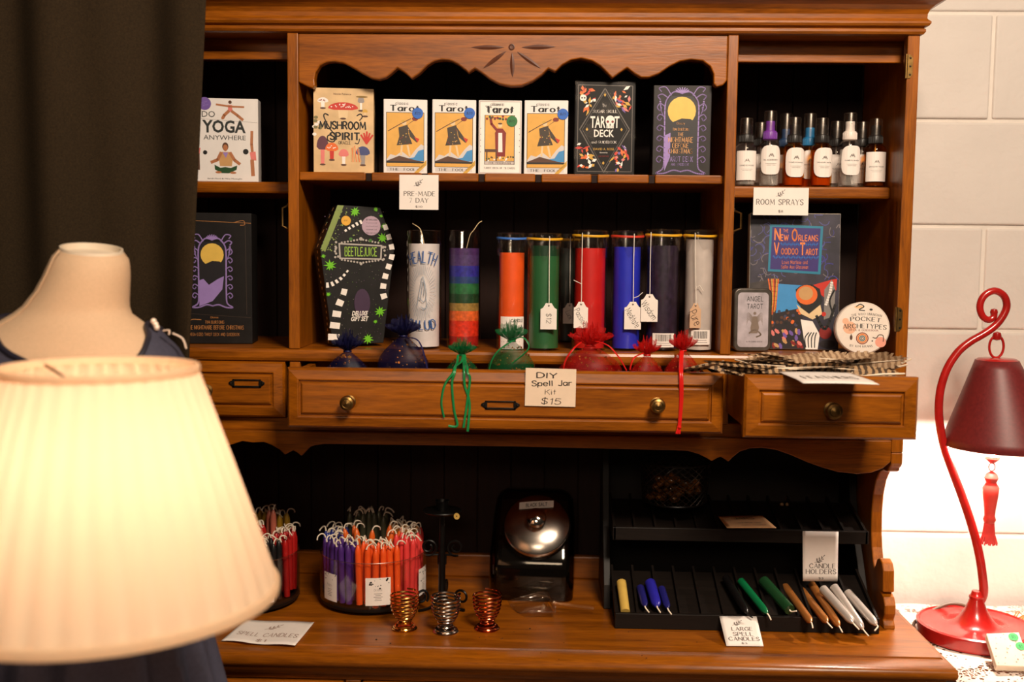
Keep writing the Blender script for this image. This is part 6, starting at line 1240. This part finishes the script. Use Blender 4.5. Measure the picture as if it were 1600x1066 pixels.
pts = [P(x, y, LY) for x, y in sp]; pts[0] = Vector((LX-.003, LY, TZ+.05)); pts = smooth_pts([tuple(p) for p in pts], k=5); n_ = len(pts)
m_ = MB(); m_.tube(pts, [.0078-.0022*k/n_ for k in range(n_)], 12); e = Vector(pts[-1]); m_.lathe([(0, -.0065), (.005, -.005), (.0065, 0), (.005, .005), (0, .0065)], 14, c=e); m_.build('curled_arm', RED, lamp, world=True)
hx = P(1557, 540, LY); m_ = MB()
m_.tube([(hx.x+.012*math.cos(2*PI*k/24), LY, hx.z-.002+.019*math.sin(2*PI*k/24)) for k in range(24)], .0022, 7, closed=True); m_.lathe([(0, .012), (.006, .010), (.0075, .004), (.006, -.002), (0, -.004)], 14, c=(hx.x, LY, hx.z+.012)); m_.build('hanger_ring', RED, lamp, world=True)
zt_, zb_ = P(1557, 563, LY).z, P(1560, 697, LY).z; sxm = P(1558, 560, LY).x; sxb = P(1566, 697, LY).x; Rt, Rb = .034, .0985
m_ = MB(); m_.lathe([(.010, zt_+.004), (Rt*.9, zt_+.003), (Rt, zt_)], 32, c=(sxm, LY, 0)); m_.build('shade_cap', RED, lamp, world=True)
m_ = MB()
def sh(u, v): a = 2*PI*u; q = Rt+(Rb-Rt)*v; return (sxm+(sxb-sxm)*v+q*math.cos(a), LY+q*math.sin(a), zt_+(zb_-zt_)*v)
m_.grid(sh, 64, 10, closed_u=True); m_.build('shade', mat('maroon_shade', (112, 34, 34), .45, var=.15, scale=200), lamp, world=True, solid=.0016)
m_ = MB(); m_.lathe([(.017, zt_), (.017, zt_-.035), (.012, zt_-.04)], 20, c=(sxm, LY, 0)); m_.build('socket', BRASS, lamp, world=True)
m_ = MB(); zl = zb_+.035; m_.lathe([(0, -.028), (.014, -.025), (.025, -.010), (.027, .004), (.020, .018), (.013, .030), (.012, .036)], 20, c=(sxm, LY, zl)); m_.build('bulb', mat('lit_bulb', (255, 230, 200), .4, emit=((255, 214, 170), 9.)), lamp, world=True)
bulb_light('red_lamp_light', (sxm, LY, zb_+.006), 16, (1, .88, .74), .02)
# tassel
tz = lambda y: P(1548, y, LY).z; tx = P(1548, 770, LY).x; m_ = MB()
m_.lathe([(.002, tz(709)), (.011, tz(713)), (.012, tz(717)), (.006, tz(722)), (.003, tz(724))], 18, c=(tx, LY, 0)); m_.tube([(tx+.0055*math.cos(2*PI*k/18), LY, tz(730)+.0068*math.sin(2*PI*k/18)) for k in range(18)], .0009, 6, closed=True); ts = m_.build('tassel', mat('coral_wood', (196, 66, 56), .4), lamp, world=True)
m_ = MB(); m_.lathe([(.003, tz(737)), (.009, tz(741)), (.0115, tz(747)), (.0085, tz(754)), (.010, tz(757)), (.0135, tz(762)), (.0125, tz(775)), (.0095, tz(795)), (.0085, tz(806)), (.0105, tz(812)), (.0075, tz(819))], 18, c=(tx, LY, 0)); m_.build('turned_bead', MATS['coral_wood'], ts, world=True)
m_ = MB()
for k in range(40): a = 2*PI*k/40; m_.tube([(tx+.007*math.cos(a), LY+.007*math.sin(a), tz(817)), (tx+.009*math.cos(a), LY+.009*math.sin(a), tz(834)), (tx+(.0125+.002*math.sin(k*2.3))*math.cos(a), LY+.0125*math.sin(a), tz(849)+.002*math.sin(k*1.7))], .0013, 4)
m_.build('fringe', mat('coral_thread', (200, 56, 50), .8), ts, world=True)
m_ = MB(); m_.tube([(sxm, LY, zl-.02), (tx, LY, tz(712))], .001, 5); m_.build('pull_chain', BRASS, lamp, world=True)
cp_ = [P(1526, 956, .12), P(1505, 946, .15), P(1482, 944, .16), P(1455, 955, .15), P(1436, 968, .13), P(1427, 977, .10)]+[Vector((.650, .10, .70)), Vector((.65, .12, .4)), Vector((.68, .2, .02))]
m_ = MB(); m_.tube(smooth_pts([tuple(p) for p in cp_], k=6), .0028, 7); m_.build('power_cord', mat('brown_cord', (92, 74, 58), .5), lamp, world=True)
# small speckled card pack with two green dots, and the fluffy bundle behind it
q = [PZ(1557, 1040, TZ+.016), PZ(1612, 1042, TZ+.016), PZ(1592, 988, TZ+.046), PZ(1541, 990, TZ+.046)]
q = [Vector(p) for p in q]; r = T('speckled_box', 'flat speckled cream box with two green price dots leaning by the red lamp', 'box', q[0]); n_ = (q[1]-q[0]).cross(q[3]-q[0]).normalized()*.012
m_ = MB(); m_.add([p-n_ for p in q]+q, [(3, 2, 1, 0), (4, 5, 6, 7), (0, 1, 5, 4), (1, 2, 6, 5), (2, 3, 7, 6), (3, 0, 4, 7)]); m_.build('box', mat('speckled_card', (226, 208, 186), .7, var=.04), r, world=True, bevel=.0012)
W, H = (q[1]-q[0]).length, (q[3]-q[0]).length; I_ = ROOT[r.name].inverted(); C = Canvas(W, H, lambda x, z, k: I_ @ (q[0].lerp(q[1], x/W).lerp(q[3].lerp(q[2], x/W), z/H)+n_.normalized()*(k+.0002)))
for k in range(30): C.ell(random.uniform(.05, .95), random.uniform(.05, .95), random.uniform(.008, .03), ink('speckle', (150, 130, 116)), n=6, rot=random.random())
for x, y in ((.78, .86), (.90, .58)): C.ell(x, y, .15, ink('dotgreen', (64, 170, 96)), n=20); C.text('$5', x, y, .12, .10, ink('darkgreen2', (20, 84, 40)), 'hand')
C.done(r, 'cover_print')
r = T('fluffy_bundle', 'small fluffy bundle of tan and orange fibre behind the speckled box', 'bundle', (PZ(1608, 985, TZ+.004))); m_ = MB(); c = Vector(r.location)
for k in range(160):
    a = random.uniform(-.5, .9); p = c+Vector((random.uniform(-.02, .06), random.uniform(-.012, .03), random.uniform(0, .012))); L = random.uniform(.015, .04); m_.tube([p, p+Vector((math.cos(a)*L*.5, math.sin(a)*L*.5, .006+random.random()*.006)), p+Vector((math.cos(a)*L, math.sin(a)*L, random.uniform(0, .012)))], [.0012, .001, .0003], 4, m=k % 2)
o = m_.build('fibres', [mat('tan_fibre', (196, 150, 98), .9), mat('orange_fibre', (206, 112, 52), .9)], r, world=True); o['kind'] = 'stuff'
m_ = MB(); m_.tube([c+Vector((-.008, -.012, .006)), c+Vector((0, -.002, .016)), c+Vector((.004, .018, .012))], .004, 8); m_.build('blue_band', mat('slate_band', (92, 92, 116), .8), r, world=True)
# ---------------------------------------------------------------- black curtain
def cf(u, v):
    z = 2.05-v*1.75; e = P(322-.055*max(0, (1.785-z)*940), 0, -.218).x; x = -1.35+(e+1.35)*u
    s = .5+.5*min(1, v*2)
    y = -.218+.017*math.sin(x*31+1.2+.6*math.sin(z*2.2))*s+.006*math.sin(x*67+z*1.3)+.010*math.sin(x*13-z*2.5)
    return (x+.012*math.sin(z*3+x*20)*v*(1-u), y, z)
m_ = MB(); m_.grid(cf, 150, 60); cu = m_.build('hanging_curtain', mat('black_cloth', (44, 33, 19), .9, var=.25, scale=400, spec=.15, bump=.25, bscale=900), solid=.0015)
tag(cu, 'black cloth curtain hanging in folds over one end of the hutch', 'curtain')
# ---------------------------------------------------------------- dress form in a navy dress
MYc = -.40
sec = [(386, 96, 190, .95), (400, 84, 199, .95), (425, 74, 200, .95), (450, 62, 199, .92), (475, 44, 198, .86), (492, 24, 203, .78), (505, 0, 224, .70), (520, -30, 246, .62), (545, -70, 270, .58), (575, -92, 288, .58), (640, -96, 300, .62), (720, -88, 300, .66), (800, -66, 286, .62), (880, -52, 276, .60), (980, -76, 306, .56), (1100, -90, 322, .54)]
SECZ = []
for y, l, rr, k in sec: a, b = P(l, y, MYc), P(rr, y, MYc); SECZ.append(((a.z+b.z)/2, (a.x+b.x)/2, (b.x-a.x)/2, k))
SECZ.sort()
def body(z, a, off=0., kx=1., ky=1.):
    if z <= SECZ[0][0]: c, h, k = SECZ[0][1:]
    elif z >= SECZ[-1][0]: c, h, k = SECZ[-1][1:]
    else:
        i = max(j for j in range(len(SECZ)) if SECZ[j][0] <= z); i = min(i, len(SECZ)-2); f = (z-SECZ[i][0])/(SECZ[i+1][0]-SECZ[i][0]); f = f*f*(3-2*f)*.3+f*.7
        c, h, k = [SECZ[i][j]+(SECZ[i+1][j]-SECZ[i][j])*f for j in (1, 2, 3)]
    return Vector((c+(h*kx+off)*math.cos(a), MYc+(h*k*ky+off)*math.sin(a), z))
ZTOP = SECZ[-1][0]; ZW = SECZ[0][0]
form = T('dress_form', 'cream cloth dress form with a bare neck, wearing the navy dress', 'dress form', (-.62, MYc, 0))
m_ = MB()
def bf(u, v):
    z = ZW+(ZTOP-ZW)*v; p = body(z, 2*PI*u); t = max(0, (v-.85)/.15); p.z += t*(-.105*(p.x+.6237)+.16*(p.y-MYc)); return p
m_.grid(bf, 56, 64, closed_u=True)
top = [bf(k/56, 1.) for k in range(56)]; c = sum(top, Vector())/56; o_ = len(m_.v)
CREAM = mat('cream_jersey', (206, 172, 138), .75, var=.04, scale=300); m_.build('torso', CREAM, form, world=True)
m_ = MB(); rim = [c+(p-c)*q+Vector((0, 0, dz)) for q, dz in ((1.0, 0), (.985, .0035), (.93, .0035), (.90, -.004), (.5, -.006)) for p in top]
m_.add(rim+[c+Vector((0, 0, -.006))], [(i*56+k, i*56+(k+1) % 56, (i+1)*56+(k+1) % 56, (i+1)*56+k) for i in range(4) for k in range(56)]+[(4*56+k, 4*56+(k+1) % 56, 5*56) for k in range(56)], 0, True); m_.build('neck_cap', mat('neck_cap', (214, 196, 172), .6, var=.05), form, world=True)
m_ = MB(); m_.tube([body(ZTOP-.004-(ZTOP-1.262)*k/14, -2.2-.25*k/14, .0012) for k in range(15)], .0011, 5); m_.build('seam', CREAM, form, world=True)
m_ = MB(); m_.lathe([(.014, .0), (.014, ZW+.02)], 12, c=(-.62, MYc, 0)); m_.lathe([(.17, 0), (.17, .012), (.03, .03), (.014, .05)], 28, c=(-.62, MYc, 0)); m_.build('stand', WK, form, world=True)
# dress: neckline height by angle; skirt flares below the hidden waist
NAVY = mat('navy_crepe', (56, 55, 72), .75, var=.12, scale=200)
def neckz(a):
    s = math.sin(a); cx_ = math.cos(a)
    ln = [(-1.0, 495), (-.75, 506), (-.55, 516), (-.3, 535), (0, 556), (.35, 582), (.6, 575), (.78, 552), (.92, 524), (1.0, 504)]
    for (x0_, y0_), (x1_, y1_) in zip(ln, ln[1:]):
        if x0_ <= cx_ <= x1_: y = y0_+(y1_-y0_)*(cx_-x0_)/(x1_-x0_); break
    else: y = 512
    if s > 0: y = min(y, 512+10*s)
    return P(150, y, MYc).z
ZH = .42
def df_(u, v, off=.006):
    a = 2*PI*u; zt = neckz(a); z = zt+(ZH-zt)*v**1.5; fl = max(0, (.985-z)); p = body(max(z, ZW), a, off+.003*math.sin(a*23+z*9)*min(1, max(0, 1.2-z)*2)); k = 1+.30*fl
    f = .010*(1.05+math.sin(a*17+1.5*math.sin(z*5)))*min(1, fl*5)
    cx_ = body(max(z, ZW), 0).x*.5+body(max(z, ZW), PI).x*.5
    return Vector((cx_+(p.x-cx_)*k+f*math.cos(a), MYc+(p.y-MYc)*k+f*math.sin(a), z))
dress = T('navy_dress', 'dark navy dress worn by the cream dress form', 'dress', (-.62, MYc, .42))
m_ = MB(); m_.grid(lambda u, v: df_(u, v), 160, 80, closed_u=True); m_.build('dress_cloth', NAVY, dress, world=True)
m_ = MB(); m_.tube([df_(k/80, .004, .0075) for k in range(80)], .0035, 8, closed=True); m_.build('neck_binding', mat('navy_satin', (34, 32, 44), .4), dress, world=True)
PEARL = mat('pearl_bead', (230, 206, 186), .25)
for k, (px, py) in enumerate(((240, 502), (243, 507), (245, 512))):
    m_ = MB(); c = P(px, py, MYc-.01); m_.lathe([(0, -.004), (.0028, -.003), (.004, 0), (.0028, .003), (0, .004)], 12, c=c); m_.build('shoulder_bead', PEARL, dress, world=True)
for px0, py0, px1, py1 in ((255, 517, 264, 523), (270, 521, 291, 545)):
    a, b = P(px0, py0, MYc-.02), P(px1, py1, MYc-.02); m_ = MB(); m_.tube(smooth_pts([tuple(a), tuple((a+b)/2+Vector((.004, 0, .003))), tuple(b)], k=4), .0022, 6, flat=.5); m_.build('shoulder_trim', PEARL, dress, world=True)
# ---------------------------------------------------------------- pleated lamp in front
FYl = -.70; tc_, bc = P(158, 577, FYl), P(160, 925, FYl); cxl = (tc_.x+bc.x)/2; Rt2 = P(303, 580, FYl).x-tc_.x; Rb2 = P(421, 905, FYl).x-bc.x
pl = T('pleated_floor_lamp', 'lit floor lamp with a large cream pleated shade in front of the dress form', 'lamp', (cxl, FYl, 0))
SH = bpy.data.materials.new('pleated_fabric'); SH.use_nodes = True; nt = SH.node_tree; nt.nodes.clear(); out = nt.nodes.new('ShaderNodeOutputMaterial')
dfu = nt.nodes.new('ShaderNodeBsdfDiffuse'); dfu.inputs[0].default_value = (*srgb((236, 214, 184)), 1); trl = nt.nodes.new('ShaderNodeBsdfTranslucent'); trl.inputs[0].default_value = (*srgb((252, 232, 206)), 1)
nz = nt.nodes.new('ShaderNodeTexNoise'); nz.inputs['Scale'].default_value = 30; tcn = nt.nodes.new('ShaderNodeTexCoord'); nt.links.new(tcn.outputs['Object'], nz.inputs[0])
mr = nt.nodes.new('ShaderNodeMapRange'); mr.inputs[3].default_value = .46; mr.inputs[4].default_value = .56; nt.links.new(nz.outputs[0], mr.inputs[0]); mx = nt.nodes.new('ShaderNodeMixShader')
nt.links.new(mr.outputs[0], mx.inputs[0]); nt.links.new(dfu.outputs[0], mx.inputs[1]); nt.links.new(trl.outputs[0], mx.inputs[2]); nt.links.new(mx.outputs[0], out.inputs[0])
NPL = 38
def sf(u, v):
    a = 2*PI*u; t = v; q = Rb2+(Rt2-Rb2)*(t**1.03); am = .0012+.0012*(1-t); sw = (u*NPL) % 1; q += am*(abs(2*sw-1)-.5)*1.6; return (cxl+q*math.cos(a+.012*math.sin(8*a)*t), FYl+q*math.sin(a+.012*math.sin(8*a)*t), bc.z+(tc_.z-bc.z)*t)
m_ = MB(); m_.grid(sf, NPL*6, 14, closed_u=True); m_.m = [1 if (k % (NPL*6)) % 6 in (2, 3) else 0 for k in range(len(m_.m))]
SH2 = SH.copy(); SH2.name = 'pleat_overlap'; [setattr(n.inputs[3], 'default_value', .34) or setattr(n.inputs[4], 'default_value', .42) for n in SH2.node_tree.nodes if n.type == 'MAP_RANGE']
m_.build('shade', [SH, SH2], pl, world=True)
TRIM = mat('shade_trim', (240, 206, 168), .7, var=.05)
for nm, q, z, h in (('top_trim', Rt2+.002, tc_.z, .008), ('bottom_trim', Rb2+.0022, bc.z, .011)):
    m_ = MB(); s_ = 1 if nm == 'top_trim' else -1; m_.lathe([(q+.0008, z-h*.5), (q+.0012, z-h*.25), (q+.0012, z+h*.3), (q, z+h*.5), (q-.0022, z+h*.45), (q-.0022, z-h*.45), (q+.0008, z-h*.5)], 96, c=(cxl, FYl, 0), cap=False); m_.build(nm, SH, pl, world=True)
zm = tc_.z-.03; zbb = tc_.z-.10
m_ = MB()
for k in range(3): a = 2*PI*k/3+.5; m_.tube([(cxl, FYl, zm), (cxl+(Rt2-.003)*math.cos(a), FYl+(Rt2-.003)*math.sin(a), tc_.z-.002)], .0016, 6)
m_.lathe([(.016, -.002), (.016, .002), (.004, .003), (.006, .012), (0, .018)], 14, c=(cxl, FYl, zm)); m_.build('shade_frame', BRASS, pl, world=True)
m_ = MB(); hp = [(cxl+.045*math.sin(PI*k/16)*sg_, FYl, bc.z+.01+(zm-bc.z-.01)*k/16) for sg_ in (1,) for k in range(17)]; m_.tube(hp, .0016, 6); m_.tube([(2*cxl-x, y, z) for x, y, z in hp], .0016, 6); m_.build('harp', BRASS, pl, world=True)
m_ = MB(); m_.lathe([(0, .034), (.016, .030), (.029, .012), (.031, -.002), (.024, -.022), (.014, -.04), (.013, -.055)], 24, c=(cxl, FYl, zbb)); m_.build('bulb', mat('lit_bulb_large', (255, 230, 200), .4, emit=((255, 207, 176), 27.)), pl, world=True)
m_ = MB(); m_.lathe([(.015, zbb-.09), (.016, zbb-.055), (0, zbb-.054)], 18, c=(cxl, FYl, 0)); m_.build('socket', BRASS, pl, world=True)
px_ = cxl-.30; m_ = MB(); m_.lathe([(.13, 0), (.13, .012), (.05, .03), (.014, .05), (.011, .08)], 28, c=(px_, FYl, 0))
m_.tube(smooth_pts([(px_, FYl, .05), (px_, FYl, .5), (px_, FYl, bc.z-.08), (px_+.03, FYl, bc.z-.025), (px_+.08, FYl, bc.z-.012), (cxl-.05, FYl, bc.z-.008), (cxl-.01, FYl, bc.z+.012), (cxl, FYl, bc.z+.04), (cxl, FYl, zbb-.088)], k=6), .009, 12); m_.build('swing_arm_pole', BRASS, pl, world=True)
